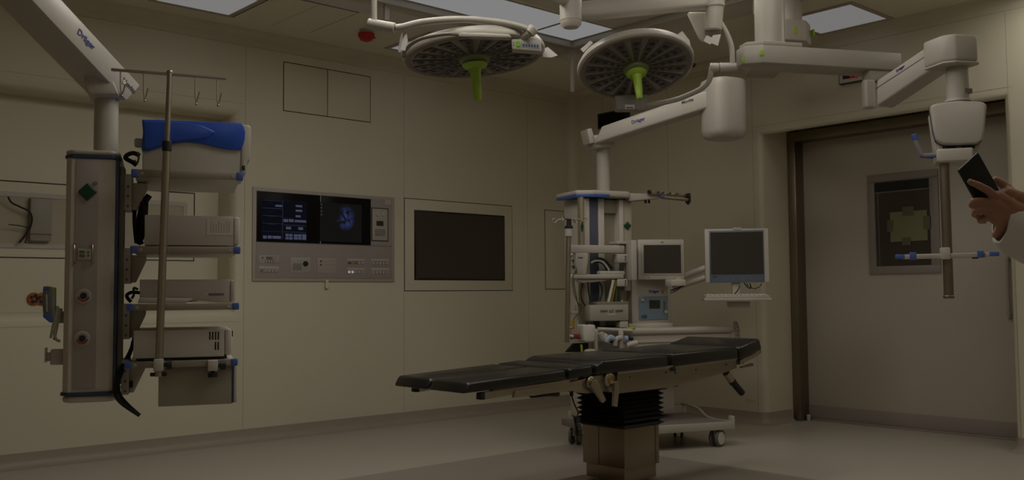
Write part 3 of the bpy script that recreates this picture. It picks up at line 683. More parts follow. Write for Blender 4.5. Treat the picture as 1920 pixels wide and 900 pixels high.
# blue and white unit on the top shelf
v0, v1 = .05, .43
fr = Fr(LP.wld((0, 0, shelf_z[0]+.001)), 113); t = thing('endoscopy_unit', 'white medical unit with a wavy bright blue cover on the top pendant shelf', 'medical device', fr)
def q_(pts, v): return [fr.uz(x, y, v) for x, y in pts]
uL, uR = fr.p(267, 300, v0).x, fr.p(453, 300, v0).x; zT = fr.p(350, 229, v0).z
m = MB(); m.box((uL, v0, 0), (uR, v1, zT-.004), .006); m.build('housing', M_WHITE2, t)
m = MB(); m.prism([(uR-.002, .0), (uR+.018, .002), (uR+.022, .05), (uR+.034, .06), (uR+.036, zT-.01), (uR+.028, zT), (uR-.002, zT)], v0-.006, v1+.006, .006, 2); m.build('front_panel', M_WHITE2, t)
m = MB(); m.box((uR-.004, v0-.001, .0), (uR-.001, v1, zT*.45)); m.build('panel_joint', M_GREY, t)
wave = [(266, 224), (300, 224.5), (330, 226), (400, 229), (453, 230), (457.5, 238), (460, 248), (459, 262), (456, 272), (451.5, 281), (430, 280), (412, 277.5), (398, 274), (380, 269.5), (362, 267), (345, 266.5), (328, 268.5), (310, 272.5), (295, 277.5), (285, 281), (275, 283.5), (265, 281), (266.5, 262), (268, 248), (267, 236)]
m = MB(); m.prism(q_(wave, v0-.01), v0-.012, v1+.012, .004, 2); m.build('cover', M_VBLUE, t)
bul = [(268, 226), (300, 227), (330, 228.5), (356, 230.5), (375, 234.5), (392, 241), (404, 248), (390, 258), (365, 262), (340, 263), (318, 266), (298, 273), (282, 279), (269, 279), (269.5, 262), (270, 248)]
m = MB(); m.prism(q_(bul, v0-.015), v0-.020, v0-.008, .0075, 4); m.build('cover_wave', M_VBLUE, t)
a = fr.p(252, 268, v0+.15); m = MB(); m.box((a.x, v0+.12, a.z-.016), (uL+.01, v0+.18, a.z+.016), .008); m.build('rear_plug', M_GREYW, t)
a, c = fr.uz(462, 311, v0), fr.uz(466, 320, v0); m = MB(); m.box((a[0]-.018, v0-.008, c[1]), (a[0]-.006, v0-.005, a[1]), .001); m.build('latch', M_BLACK, t)
# grey box with a label, second shelf
fr = Fr(LP.wld((0, 0, shelf_z[1]+.001)), 113); t = thing('video_processor', 'tall grey metal box with a printed label on the second pendant shelf', 'medical device', fr)
uL, uR = fr.p(271, 430, v0).x, fr.p(438, 430, v0).x; zT = fr.p(350, 404, v0).z
M_BOXG = mat('device_grey', (.37, .33, .29), .45)
m = MB(); m.box((uL, v0, .006), (uR, v1, zT), .003); m.build('housing', M_BOXG, t)
m = MB(); m.box((uR, v0-.002, .012), (uR+.024, v1+.002, zT-.003), .008); m.build('front_panel', M_GREYW, t)
for a in (uL+.03, uR-.03):
    for b_ in (v0+.04, v1-.04): m = MB(); m.cyl((a, b_, 0), (a, b_, .008), .012, n=12); m.build('foot', M_BLACK, t)
a, c = fr.uz(388, 411, v0), fr.uz(437, 441, v0); m = MB(); m.box((a[0], v0-.0012, c[1]), (c[0], v0+.001, a[1])); lb = m.build('label_plate', mat('label_paper', (.46, .42, .37), .6), t)
m = MB()
for i in range(8): m.box((a[0]+.014+i*.010, v0-.0018, c[1]+.008), (a[0]+.0175+i*.010, v0-.001, a[1]-.006-(i % 3)*.006))
m.build('print_lines', mat('print_faint', (.28, .255, .23), .6), lb)
# slim recorder with tray, third shelf
fr = Fr(LP.wld((0, 0, shelf_z[2]+.001)), 113); t = thing('recorder', 'slim grey recorder with a side slot on the third pendant shelf', 'medical device', fr)
uL, uR = fr.p(262, 545, v0).x, fr.p(431, 545, v0).x; zT = fr.p(350, 524, v0).z
m = MB(); m.box((uL, v0, .004), (uR, v1, zT), .003); m.build('housing', M_BOXG, t)
m = MB(); m.box((uR, v0-.002, .004), (uR+.018, v1+.002, zT-.002), .007); m.build('front_panel', M_BOXG, t)
a, c = fr.uz(391, 550, v0), fr.uz(420, 554, v0); m = MB(); m.box((a[0], v0-.001, c[1]), (c[0], v0+.002, a[1])); m.build('slot', M_DGREY, t)
a, c = fr.uz(385, 549, v0), fr.uz(390, 553, v0); m = MB(); m.box((a[0], v0-.001, c[1]), (c[0], v0+.002, a[1])); m.build('slot_tab', M_LGREY, t)
m = MB(); m.prism(q_([(258, 568.5), (348, 569), (352, 566), (362, 561), (360, 559.5), (262, 558)], v0-.03), v0-.035, v0-.002, .002); m.build('side_tray', M_LGREY, t)
m = MB(); m.prism(q_([(364, 566), (412, 568), (415, 567), (372, 563)], v0-.025), v0-.03, v0-.004, .001); m.build('card', M_WHITE, t)
# white box with vents, lowest shelf
fr = Fr(LP.wld((0, 0, shelf_z[3]+.001)), 113); t = thing('light_source', 'pale box with black vent slots on the lowest pendant shelf', 'medical device', fr)
uL, uR = fr.p(250, 645, v0).x, fr.p(421, 645, v0).x; zT = fr.p(350, 618, v0).z; zB = fr.p(350, 670, v0).z
m = MB(); m.box((uL, v0, zB), (uR, v1, zT), .004); m.build('housing', M_GREYW, t)
m = MB(); m.box((uR, v0-.002, zB+.004), (uR+.028, v1+.002, zT-.001), .01); m.build('front_panel', M_GREYW, t)
m = MB(); m.box((uL+.01, v0+.01, .0), (uR+.01, v1-.01, zB)); m.build('base', M_BLACK, t)
def vent(x, y0, y1): 
    a, c = fr.uz(x-1.3, y0, v0), fr.uz(x+1.3, y1, v0); q = MB(); q.box((a[0], v0-.0012, c[1]), (c[0], v0+.002, a[1]), .0005); q.build('vent_slot', M_BLACK, t)
for x in (393.5, 398.8, 404.3, 409.5): vent(x, 622, 637)
for x in (404, 409.2): vent(x, 641, 656)
a = fr.p(434, 626, v0); m = MB(); m.box((uR+.027, v0+.03, a.z-.012), (uR+.034, v0+.05, a.z+.012), .002); m.build('switch', M_BLACK, t)
# ---- drip stand clamped to the lowest shelf rail
PV = -.05
T = LP.p(318, 137, PV); Bq = LP.p(297, 706, PV)
fr = Fr(LP.wld((Bq.x, PV, Bq.z)), 113); t = thing('infusion_pole', 'long metal drip pole with four hooks clamped to the left pendant', 'pole', fr, 'drip poles')
top = fr.loc(LP.wld(T)); mid = top*.745; 
m = MB(); m.cyl((0, 0, 0), mid, .0145, n=20); m.build('outer_tube', M_STEEL, t)
m = MB(); m.cyl(mid, top, .0105, n=20); m.ball(top+Vector((0, 0, .004)), .0125, (1, 1, .7)); m.build('inner_tube', M_STEEL, t)
a, c = fr.p(310, 264), fr.p(310, 284); cc = top*(((a.z+c.z)/2)/top.z)
m = MB(); m.cyl((cc.x, 0, c.z), (cc.x, 0, a.z), .0175, n=20, bev=.003); m.build('collar', M_BLACK, t)
a, c = fr.p(208.5, 130.5), fr.p(424, 147.5)
m = MB(); m.cyl(a, c, .006, n=14); m.build('crossbar', M_STEEL, t)
for (x, y, dx, L_) in ((226, 132, 9, 48), (269.5, 136, 8, 53), (366, 144, 8, 51), (407, 146.5, 8.5, 51)):
    m = MB(); m.tube([fr.p(x, y), fr.p(x, y+L_*.62), fr.p(x+1.2, y+L_*.85), fr.p(x+2, y+L_)], .0028, 8); m.tube([fr.p(x+2, y+L_), fr.p(x+dx*.6, y+L_*.8), fr.p(x+dx, y+L_*.55)], .0028, 8); m.ball(fr.p(x+2, y+L_), .005); m.build('hook', M_STEEL, t)
def knob(m, p, ax, r, L_): 
    m.lathe(p, ax, [(0, 0), (r*.45, 0), (r*.45, L_*.3), (r, L_*.35), (r, L_*.95), (r*.9, L_), (0, L_)], 14)
a, c = fr.uz(288, 673), fr.uz(306.5, 695)
m = MB(); m.box((a[0], -.022, c[1]), (c[0], .04, a[1]), .004); m.build('clamp', M_WHITE2, t)
m = MB(); z = (a[1]+c[1])/2; knob(m, (c[0], 0, z), (1, 0, 0), .018, .03); m.build('clamp_knob', M_BLACK, t)
m = MB(); z = fr.p(297, 702).z; m.cyl((-.03, 0, z), (.03, 0, z), .0075, n=12, bev=.002); m.build('pin', M_BLACK, t)
c = LP.p(399, 683, -.02); fr = Fr(LP.wld((c.x, -.02, c.z-.03)), 113); t = thing('rail_clamp', 'white clamp with black knobs on the lowest shelf rail', 'clamp', fr)
m = MB(); m.box((-.019, -.015, .004), (.019, .03, .046), .004); m.build('body', M_WHITE2, t)
m = MB(); knob(m, (.019, .0, .025), (1, 0, 0), .017, .03); m.build('knob', M_BLACK, t)
m = MB(); knob(m, (0, .0, .004), (0, 0, -1), .018, .024); m.build('knob', M_BLACK, t)
# hand control and its lead
hv = tv+.05
c = LP.p(93, 570, hv); fr = Fr(LP.wld((c.x, hv, c.z-.065)), 113); t = thing('hand_control', 'blue and grey hand control hung at the left side of the pendant tower', 'hand control', fr)
def hp(pts): return [fr.uz(x, y, 0) for x, y in pts]
m = MB(); m.prism(hp([(82, 540), (97, 540), (100, 598), (92, 598), (82, 588), (80.5, 560)]), -.025, .025, .005, 2); m.build('body', M_DGREY if 0 else mat('control_slate', (.13, .125, .13), .4), t)
m = MB(); m.prism(hp([(82.5, 537), (95, 537), (95.5, 545), (82, 545)]), -.027, .027, .004, 2); m.build('top_cap', M_BLUE, t)
m = MB(); m.prism(hp([(82, 588), (101, 590), (101, 604), (95, 605), (82, 594)]), -.027, .027, .004, 2); m.build('bottom_cap', M_BLUE, t)
m = MB(); m.prism(hp([(95.5, 538), (104.5, 539), (104, 603), (99, 603)]), -.024, .024, .004, 2); m.build('key_face', mat('control_green', (.20, .23, .20), .4), t)
m = MB(); m.prism(hp([(95.5, 538.5), (104.5, 539.5), (104.3, 547), (96, 547)]), -.0245, .0245, .003, 2); m.build('lime_key', mat('control_lime', (.25, .27, .05), .4), t)
m = MB(); m.prism(hp([(87, 552), (90.5, 552), (91.5, 585), (88, 585)]), -.0265, .02, .002); m.build('grip_rib', M_GREY, t)
q = [LP.p(x, y, tv+.03) for x, y in ((113, 640), (105, 636), (102, 622), (105, 600), (109, 582), (107.5, 576), (104, 590), (99, 615), (95, 634))]
fr = Fr(LP.wld(q[-1]), 113); qq = [fr.loc(LP.wld(x)) for x in q]; m = MB(); m.tube(qq, .005, 8, 6); m.tube([x+Vector((.012, .004, -.008)) for x in qq[4:]], .005, 8, 6)
solo(m, 'control_lead', mat('lead_grey', (.30, .28, .22), .5), fr, 'grey looped lead hanging below the hand control', 'cable')
# black cables
def cable(name, pts, v, r, label, group='black cables of the left pendant', fr0=LP, mt=None):
    q = [fr0.p(x, y, vv) if not isinstance(v, (list, tuple)) else fr0.p(x, y, vv) for (x, y), vv in zip(pts, v if isinstance(v, (list, tuple)) else [v]*len(pts))]
    fr = Fr(fr0.wld(q[-1]), fr0.az); m = MB(); m.tube([fr.loc(fr0.wld(x)) for x in q], r, 8, 6)
    return solo(m, name, mt or M_BLACK, fr, label, 'cable', group)
cable('cable', [(262, 292), (250, 287), (238, 291), (236, 297), (248, 304), (256, 310)], .22, .009, 'black cable looping behind the blue and white unit')
cable('cable', [(259, 285), (260, 295), (257, 306), (252, 300)], .2, .004, 'short yellow wire beside the tower top', None, mt=mat('yellow_wire', (.30, .2, .01), .5))
cable('cable', [(280, 366), (268, 385), (262, 410), (258, 430), (262, 455)], .3, .013, 'thick black cable curving down to the tall grey box')
cable('cable', [(276, 372), (262, 372), (254, 385), (252, 410), (254, 440), (256, 456)], .25, .008, 'thin black cable hanging beside the shelf bracket')
cable('cable', [(266, 378), (270, 400), (266, 425), (262, 446), (266, 458)], .22, .009, 'middle black cable behind the tall grey box')
cable('cable', [(274, 370), (272, 410), (268, 440), (258, 458)], .28, .010, 'innermost black cable behind the tall grey box')
cable('cable', [(262, 549), (248, 548), (238, 553), (240, 560), (246, 566)], .22, .007, 'black cable looping behind the slim recorder')
cable('cable', [(259, 543), (251, 540), (251, 552), (247, 560)], .2, .005, 'short green lead behind the slim recorder', None, mt=mat('green_wire', (.02, .10, .02), .5))
cable('cable', [(250, 640), (246, 655), (236, 675), (226, 695), (217, 720), (216, 738), (228, 756), (262, 779)], [.2, .2, .18, .14, .09, .06, .05, .05], .008, 'black power cable hanging below the tower, outer one')
cable('cable', [(252, 628), (248, 650), (240, 672), (230, 695), (222, 716), (224, 738), (238, 757), (262, 779)], [.22, .22, .2, .16, .11, .08, .06, .05], .007, 'black power cable hanging below the tower, inner one')
for (x, y, s) in ((234, 726, .02), (238, 722, .014)): pass
a = LP.p(235, 727, .2); m = MB(); m.box((-.015, -.02, 0), (.015, .02, .05), .004); m.box((.015, -.015, .02), (.028, .015, .046), .004)
solo(m, 'cable_plug', M_BLACK, Fr(LP.wld((a.x, .2, a.z-.02)), 113), 'black plug under the lowest bracket of the left pendant', 'plug')
# ================================================================== surgical lamps
SPX = at(1070, 0, 5.1)          # spindle of the lamps under the canopy
def rot_from_z(zax, xhint):
    z = Vector(zax).normalized(); x = Vector(xhint); x = (x-z*x.dot(z)).normalized(); y = z.cross(x)
    return Matrix(((x.x, y.x, z.x), (x.y, y.y, z.y), (x.z, y.z, z.z))).to_4x4()
M_LENSPLATE = mat('lens_plate', (.21, .18, .155), .25, var=.05)
M_SPOKE = mat('led_module_grey', (.085, .072, .063), .3)
M_LENS = mat('lens_dark', (.022, .019, .019), .12)
M_RIM = mat('lamp_rim_grey', (.20, .178, .15), .4)
def head(t, M, R=.33):
    """round lamp head; local disc plane z = 0, light face towards -z"""
    def mk(q, name, mt, par=t): 
        bmesh.ops.transform(q.bm, matrix=M, verts=q.bm.verts[:]); return q.build(name, mt, par)
    q = MB(); q.lathe((0, 0, 0), (0, 0, 1), [(R-.045, .002), (R-.012, -.002), (R, .006), (R+.002, .022), (R-.012, .046), (R-.06, .058), (.14, .075), (.06, .08), (0, .08)], 72); hs = mk(q, 'housing', M_WHITE)
    q = MB(); q.lathe((0, 0, 0), (0, 0, 1), [(R-.03, .012), (R-.034, -.004), (R-.014, -.006), (R-.008, .0), (R-.012, .012), (R-.03, .012)], 72); mk(q, 'rim', M_RIM)
    q = MB(); q.lathe((0, 0, 0), (0, 0, -1), [(0, -.01), (R-.03, -.01), (R-.03, .0005), (R-.045, .0035), (0, .006)], 72); mk(q, 'lens_plate', M_LENSPLATE)
    n = 18
    for i in range(n):
        a = 2*math.pi*i/n+.09; X = Matrix.Rotation(a, 4, 'Z')
        q = MB(); q.prism([(.078, -.010), (.11, -.014), (.285, -.030), (.285, .030), (.11, .014), (.078, .010)], -.0085, -.003, .001, axis='z', M=X); sp = mk(q, 'led_module', M_SPOKE)
        for r_, s in ((.115, .009), (.155, .013), (.20, .016), (.25, .019)):
            q = MB(); q.lathe((r_*math.cos(a), r_*math.sin(a), -.008), (0, 0, -1), [(0, 0), (s, 0), (s*.8, .003), (0, .0045)], 14); mk(q, 'lens', M_LENS)
    q = MB(); q.lathe((0, 0, -.006), (0, 0, -1), [(0, 0), (.075, 0), (.07, .012), (.05, .02), (.036, .024), (0, .024)], 40); mk(q, 'handle_socket', M_DGREY if 0 else mat('socket_olive', (.20, .22, .10), .4))
    q = MB(); q.lathe((0, 0, -.028), (0, 0, -1), [(0, 0), (.055, 0), (.060, .006), (.052, .018), (.030, .026), (.025, .05), (.021, .13), (.018, .168), (.012, .175), (0, .175)], 32); mk(q, 'handle', M_LIME)
    return hs
def tags(t, pts_list, mt):
    for pts in pts_list:
        q = MB(); a, b_, c = [Vector(p) for p in pts]; d = a+(c-b_); nrm = (b_-a).cross(c-a).normalized()*.001
        q.hexa([a-nrm, b_-nrm, c-nrm, d-nrm, a+nrm, b_+nrm, c+nrm, d+nrm]); q.build('tag', mt, t)
M_TAG = mat('white_tag', (.66, .64, .62), .7)
# --- left lamp
c = at(889, 108, 4.45); fr = Fr(c, 132); VW = (c-CAM).normalized()
t = thing('surgical_lamp', 'round surgical lamp seen nearly edge on, with lime green handle pointing down', 'surgical lamp', fr, 'surgical lamps')
# local axes: u right, v away; disc tilted a little to the viewer and up on the right
Mh = rot_from_z((-.085, .045, 1), (1, 0, .085))
head(t, Mh)
def P_(px, py, d): return fr.d(px, py, d)
m = MB(); A = [P_(x, y, d) for x, y, d in ((958, 72, 4.19), (1014, 74, 4.24), (1016, 97, 4.24), (960, 93, 4.19))]
nn = Vector((0, .06, 0)); m.hexa([A[3], A[2], A[2]+nn, A[3]+nn, A[0], A[1], A[1]+nn, A[0]+nn], .007, 3); cb = m.build('control_box', M_WHITE, t)
def on_panel(px, py): 
    return P_(px, py, 4.19+(px-958)/56*.05)
m = MB(); a, b_, c_, d_ = on_panel(977, 79), on_panel(1012, 82), on_panel(1012, 93), on_panel(977, 90); e = Vector((0, -.002, 0)); f2 = Vector((0, .004, 0))
m.hexa([d_+e, c_+e, c_+f2, d_+f2, a+e, b_+e, b_+f2, a+f2], .001); m.build('key_strip', mat('key_strip_grey', (.26, .29, .32), .4), cb)
for i in range(6):
    p = on_panel(982+i*5.2, 84.5+i*.45); m = MB(); m.box((p.x-.0035, p.y-.004, p.z-.005), (p.x+.0035, p.y, p.z+.005), .001); m.build('key', mat('key_blue_dark', (.05, .07, .14), .4), cb)
p = on_panel(970.5, 82.5); m = MB(); m.lathe((p.x, p.y, p.z), (0, -1, 0), [(0, 0), (.0125, 0), (.0125, .004), (0, .005)], 20); m.build('power_key', mat('lime_key', (.16, .45, .02), .35), cb)
for y in (80, 84.5): 
    p = on_panel(963, y); m = MB(); m.lathe((p.x, p.y, p.z), (0, -1, 0), [(0, 0), (.003, 0), (.003, .002), (0, .002)], 10); m.build('indicator', mat('lamp_brown', (.2, .1, .06), .4), cb)
m = MB(); m.prism([(P_(868, 60, 4.13).x, P_(868, 60, 4.13).z), (P_(955, 64, 4.13).x, P_(955, 64, 4.13).z), (P_(960, 72, 4.13).x, P_(960, 72, 4.13).z), (P_(850, 69, 4.13).x, P_(850, 69, 4.13).z)], P_(900, 70, 4.12).y, P_(900, 70, 4.12).y+.05, .008, 2); m.build('yoke_cover', M_WHITE, t)
m = MB(); m.cyl(P_(972, 76, 4.24), P_(994, 60, 4.2), .021, n=20, bev=.004); m.cyl(P_(992, 63, 4.2), P_(1002, 52, 4.2), .0245, n=20, bev=.004); m.build('yoke_joint', M_WHITE, t)
m = MB(); m.tube([P_(x, y, d) for x, y, d in ((996, 58, 4.2), (975, 50, 4.19), (940, 42.5, 4.17), (900, 38, 4.15), (860, 36.5, 4.14), (820, 38.5, 4.13), (785, 43, 4.13), (757, 50, 4.13), (742, 52, 4.13))], .0145, 14, 5); m.build('yoke', M_WHITE, t)
m = MB(); m.cyl(P_(690, 44, 4.15), P_(741, 53, 4.13), .0225, n=24, bev=.004); m.build('joint', M_WHITE, t)
top = P_(701, -120, 4.15); 
m = MB(); m.cyl(P_(701, 44, 4.15), top, .0135, n=18); sp0 = fr.loc(SPX); za = top.z
m.build('drop_tube', M_WHITE, t)
m = MB(); d0 = Vector((sp0.x, sp0.y, za)); m.tube([top, top+(d0-top)*.5, d0], .035, 16); m.build('arm', M_WHITE, t)
m = MB(); m.tube([P_(x, y, d) for x, y, d in ((757, 103, 4.3), (761, 93, 4.2), (775, 80, 4.13), (795, 71, 4.1), (825, 65, 4.09), (845, 63.5, 4.09), (858, 64.5, 4.12))], .008, 10, 4); m.ball(P_(757, 104, 4.3), .012); m.build('grip', M_RIM, t)
m = MB()
q = [P_(x, y, 4.13) for x, y in ((747, 104), (758, 101), (764, 62), (756, 60), (752, 72))]
m.prism([(p.x, p.z) for p in (P_(750, 92, 4.12), P_(759, 94, 4.12), P_(764, 75, 4.12), P_(762, 61, 4.12), P_(757, 66, 4.12))], q[0].y, q[0].y+.002); m.build('tag', M_TAG, t)
m = MB(); m.prism([(p.x, p.z) for p in (P_(746, 96, 4.14), P_(753, 97, 4.14), P_(756, 76, 4.14), P_(753, 58, 4.14), P_(749, 70, 4.14))], q[0].y+.02, q[0].y+.022); m.build('tag', M_TAG, t)
m = MB(); q = [P_(x, y, 4.5) for x, y in ((1017, 93), (1027, 88), (1046, 104), (1034, 108), (1018, 107))]; m.prism([(p.x, p.z) for p in q], q[0].y, q[0].y+.002); m.build('tag', M_TAG, t)
# --- right lamp
c = at(1192, 128, 5.45); fr = Fr(c, 132)
t = thing('surgical_lamp', 'round surgical lamp tilted to show its dark lens face, lime handle in the middle', 'surgical lamp', fr, 'surgical lamps')
Mh = rot_from_z((-.06, .36, 1), (1, 0, .06))
head(t, Mh)
FAR = Mh @ Vector((0, .345, 0)); bx = P_
A0, A1 = P_(1150, 190, 5.72), P_(1214, 208, 5.72)
m = MB(); m.prism([(A0.x, A0.z+.04), (A1.x, A0.z+.04), (A1.x-.012, A1.z), (A0.x+.012, A1.z)], A0.y-.03, A0.y+.05, .01, 3); cb = m.build('control_box', mat('box_grey_brown', (.27, .24, .215), .4), t)
a, c_ = P_(1172, 196, 5.685), P_(1190, 204, 5.685); m = MB(); m.box((a.x, A0.y-.032, c_.z), (c_.x, A0.y-.028, a.z)); lab = m.build('label', M_TAG, cb)
m = MB(); m.box((a.x+.006, A0.y-.0328, c_.z+.004), (c_.x-.008, A0.y-.0315, c_.z+.010)); m.build('print', M_INKG, lab)
m = MB(); m.tube([P_(x, y, d) for x, y, d in ((1334, 126, 5.5), (1333, 138, 5.5), (1329, 152, 5.52), (1318, 164, 5.55), (1298, 175, 5.6), (1270, 186, 5.66), (1240, 193, 5.7), (1208, 198, 5.73))], .0155, 14, 5); m.build('yoke', M_WHITE, t)
m = MB(); m.cyl(P_(1331, 127, 5.5), P_(1348, 127, 5.5), .0275, n=24, bev=.006); m.cyl(P_(1348.5, 127, 5.5), P_(1382, 127, 5.5), .0285, n=24, bev=.004); m.build('joint', M_WHITE, t)
m = MB(); m.tube([P_(x, y, d) for x, y, d in ((1373.5, 122, 5.5), (1373, 105, 5.5), (1371, 86, 5.5), (1364, 66, 5.5), (1353, 46, 5.5), (1346, 35, 5.5))], .0155, 14, 5); m.build('bent_tube', M_WHITE, t)
m = MB(); m.cyl(P_(1337, 58, 5.5), P_(1341, 8, 5.5), .050, n=28, bev=.008); m.cyl(P_(1341, 14, 5.5), P_(1341, -40, 5.5), .055, n=28, bev=.006); el = m.build('elbow', M_WHITE, t)
m = MB(); m.lathe(P_(1337, 60, 5.5), (P_(1330, 66, 5.42)-P_(1337, 60, 5.5)), [(0, 0), (.048, 0), (.044, .012), (0, .014)], 28); m.build('end_cap', mat('cap_brown', (.16, .14, .11), .5), el)
m = MB(); A = [P_(1290, 22, 5.6), P_(1328, 22, 5.6), P_(1329, 75, 5.6), P_(1320, 78, 5.6), P_(1312, 70, 5.6)]; m.prism([(p.x, p.z) for p in A], A[0].y, A[0].y+.05, .01, 2); m.build('arm_cover', M_WHITE2, t)
m = MB(); A = [P_(1325, 66, 5.4), P_(1338, 72, 5.4), P_(1332, 84, 5.4), P_(1319, 77, 5.4)]; m.prism([(p.x, p.z) for p in A], A[0].y, A[0].y+.002); A = [P_(1337, 66, 5.41), P_(1352, 64, 5.41), P_(1346, 86, 5.41), P_(1330, 80, 5.41)]; m.build('tag', M_TAG, t)
m = MB(); m.prism([(p.x, p.z) for p in A], A[0].y, A[0].y+.002); m.build('tag', M_TAG, t)
E0, E1 = P_(1085, 34, 5.12), P_(1345, 10, 5.5)
h = E1-E0; h.z = 0; h.normalize(); U0, U1 = fr.vp(1085, 2, E0, h), fr.vp(1345, -26, E0, h); n = Vector((-h.y, h.x, 0)); n = n if n.y > 0 else -n
m = MB(); m.hexa([E0, E1, E1+n*.11, E0+n*.11, U0, U1, U1+n*.11, U0+n*.11], .02, 3); m.build('spring_arm', M_WHITE, t)
sp0 = fr.loc(SPX)
m = MB(); m.cyl((sp0.x, sp0.y, P_(1070, 40, 5.1).z), (sp0.x, sp0.y, ZC-fr.o.z), .059, n=36); m.lathe((sp0.x, sp0.y, ZC-fr.o.z), (0, 0, -1), [(0, 0), (.16, 0), (.16, .03), (.06, .05), (0, .05)], 36); m.build('spindle', M_WHITE, t)
m = MB(); m.lathe((sp0.x, sp0.y, P_(1070, 40, 5.1).z), (0, 0, -1), [(0, 0), (.057, 0), (.055, .02), (.040, .036), (0, .04)], 36); m.build('spindle_cap', M_GREYW, t)
for (pts, d) in ((((1271, 64), (1279, 58), (1293, 76), (1295, 88), (1284, 80)), 5.3), (((1088, 92), (1107, 76), (1112, 80), (1094, 98)), 5.35)):
    q = [P_(x, y, d) for x, y in pts]; m = MB(); m.prism([(p.x, p.z) for p in q], q[0].y, q[0].y+.003); m.build('tag', M_TAG, t)

# ================================================================== back pendant
o = at(1134, 400, 6.75); BP = Fr((o.x, o.y, 1.02), 107)
t = thing('ceiling_pendant', 'ceiling pendant at the back with slim column and open white tower behind the machine', 'equipment pendant', BP, 'ceiling pendants')
P2 = lambda px, py, d: BP.d(px, py, d)
E0, E1 = P2(1112, 270, 6.62), P2(1330, 201, 6.3)
h = E1-E0; h.z = 0; h.normalize(); U0, U1 = BP.vp(1112, 238, E0, h), BP.vp(1330, 167, E0, h); n = Vector((-h.y, h.x, 0)); n = n if n.y > 0 else -n
w = .14; m = MB(); m.hexa([E0, E1, E1+n*w, E0+n*w, U0+h*.06, U1, U1+n*w, U0+n*w+h*.06], .014, 3); arm = m.build('arm', M_WHITE, t)
m = MB(); m.prism([(P2(1098, 243, 6.65).x, P2(1098, 243, 6.65).z), (P2(1109, 240, 6.65).x, P2(1109, 240, 6.65).z), (P2(1118, 262, 6.65).x, P2(1118, 266, 6.65).z), (P2(1104, 270, 6.65).x, P2(1104, 270, 6.65).z)], E0.y+.02, E0.y+w-.02, .006); m.build('arm_end', M_WHITE2, t)
def arm_text2(par, f, txt, size, mt, off=.5):
    c = (E0+(E1-E0)*f)*(1-off)+(U0+(U1-U0)*f)*off; q = MB(); q.text(txt, face_m(c-n*.0015, (E1-E0), -n), size); q.build('lettering', mt, par)
arm_text2(arm, .40, 'Dräger', .034, M_INK, .52); arm_text2(arm, .82, 'Movita', .030, M_INKG, .72)
c = E0+(E1-E0)*.09+Vector((0, 0, .05)); m = MB(); m.cyl(c, c-n*.003, .009); m.build('screw', M_GREYW, arm)
# hub at the upper end, boom to the wall behind it
ha, hb = P2(1312, 200, 6.22), P2(1402, 200, 6.22); c0_ = P2(1356, 200, 6.36); cx = c0_.x; zt, zb = P2(1350, 140, 6.2).z, P2(1356, 256, 6.2).z; r = (hb.x-ha.x)/2*.94
cy = c0_.y
b = bmesh.new()
m = MB(); pts = []
for k in range(28):
    a = 2*math.pi*k/28; e = 2/3.2
    pts.append((cx+r*math.copysign(abs(math.cos(a))**e, math.cos(a)), cy+r*math.copysign(abs(math.sin(a))**e, math.sin(a))))
rings = []
for z, s in ((zt, .86), (zt-.008, .95), (zt-.03, .995), (zt-.06, 1.0), (zb+.06, .97), (zb+.03, .93), (zb+.008, .80), (zb, .55)):
    rings.append([(cx+(x-cx)*s, cy+(y-cy)*s, z) for x, y in pts])
m.loft(rings); m.build('hub', M_WHITE2, t)
m = MB(); d = (Vector((cx, cy, 0))-BP.loc(CAM)); d.z = 0; d.normalize(); d.z = .15
wx = XB-.02; q0 = Vector((cx, cy, (zt+zb)/2+.05)); L_ = 0
wpos = BP.wld(q0); dw = BP.u*d.x+BP.v*d.y; L_ = (wx-wpos.x)/dw.x
m.cyl(q0, q0+d*L_, .07, n=24); m.lathe(q0+d*L_, -d, [(0, 0), (.12, 0), (.12, .03), (0, .03)], 24); m.build('wall_boom', M_WHITE2, t)
# column and head
ca, cb_ = P2(1120, 310, 6.72), P2(1148, 310, 6.72); cu, cr = (ca.x+cb_.x)/2, (cb_.x-ca.x)/2; cv = ca.y
zt = P2(1134, 264, 6.72).z; zb = P2(1134, 358, 6.72).z
m = MB(); m.cyl((cu, cv, zb-.02), (cu, cv, zt), cr, n=32); m.build('column', M_WHITE, t)
m = MB(); A = [BP.p(x, y, cv-.08) for x, y in ((1113, 262), (1158, 254), (1152, 275), (1120, 277))]; m.prism([(A[3].x, A[3].z), (A[2].x, A[2].z), (A[1].x, A[1].z+.03), (A[0].x, A[0].z+.03)], cv-.08, cv+.08, .01); m.build('arm_joint', M_WHITE2, t)
hv = cv-.17
u0, u1 = BP.p(1088, 365, hv).x, BP.p(1184, 365, hv).x; z1 = BP.p(1130, 368, hv).z
m = MB(); pl = [(u0-.0, hv+.06), (u0+.10, hv), (u1-.02, hv), (u1+.01, hv+.03), (u1+.01, hv+.36), (u0, hv+.36)]
m.prism(pl, z1-.004, z1+.042, .014, 3, axis='z'); m.build('top_cover', M_WHITE, t)
m = MB(); ub_ = BP.p(1143, 362, hv).x; m.prism([(u0-.004, hv+.056), (u0+.10, hv-.004), (ub_, hv-.004), (ub_, hv+.1), (u0-.004, hv+.34)], z1-.006, z1+.016, .003, axis='z'); m.build('blue_rim', M_BLUE, t)
zlow = BP.p(1130, 612, hv).z
def slat(pa, pb, v0, v1, mt, nm, zz1=z1-.01, zz0=zlow):
    a, c_ = BP.p(pa, 450, v0).x, BP.p(pb, 450, v0).x; q = MB(); q.box((a, v0, zz0), (c_, v1, zz1), .004); return q.build(nm, mt, t)
slat(1088.5, 1095, hv+.01, hv+.05, mat('post_olive', (.27, .235, .16), .5, metal=.3), 'corner_post')
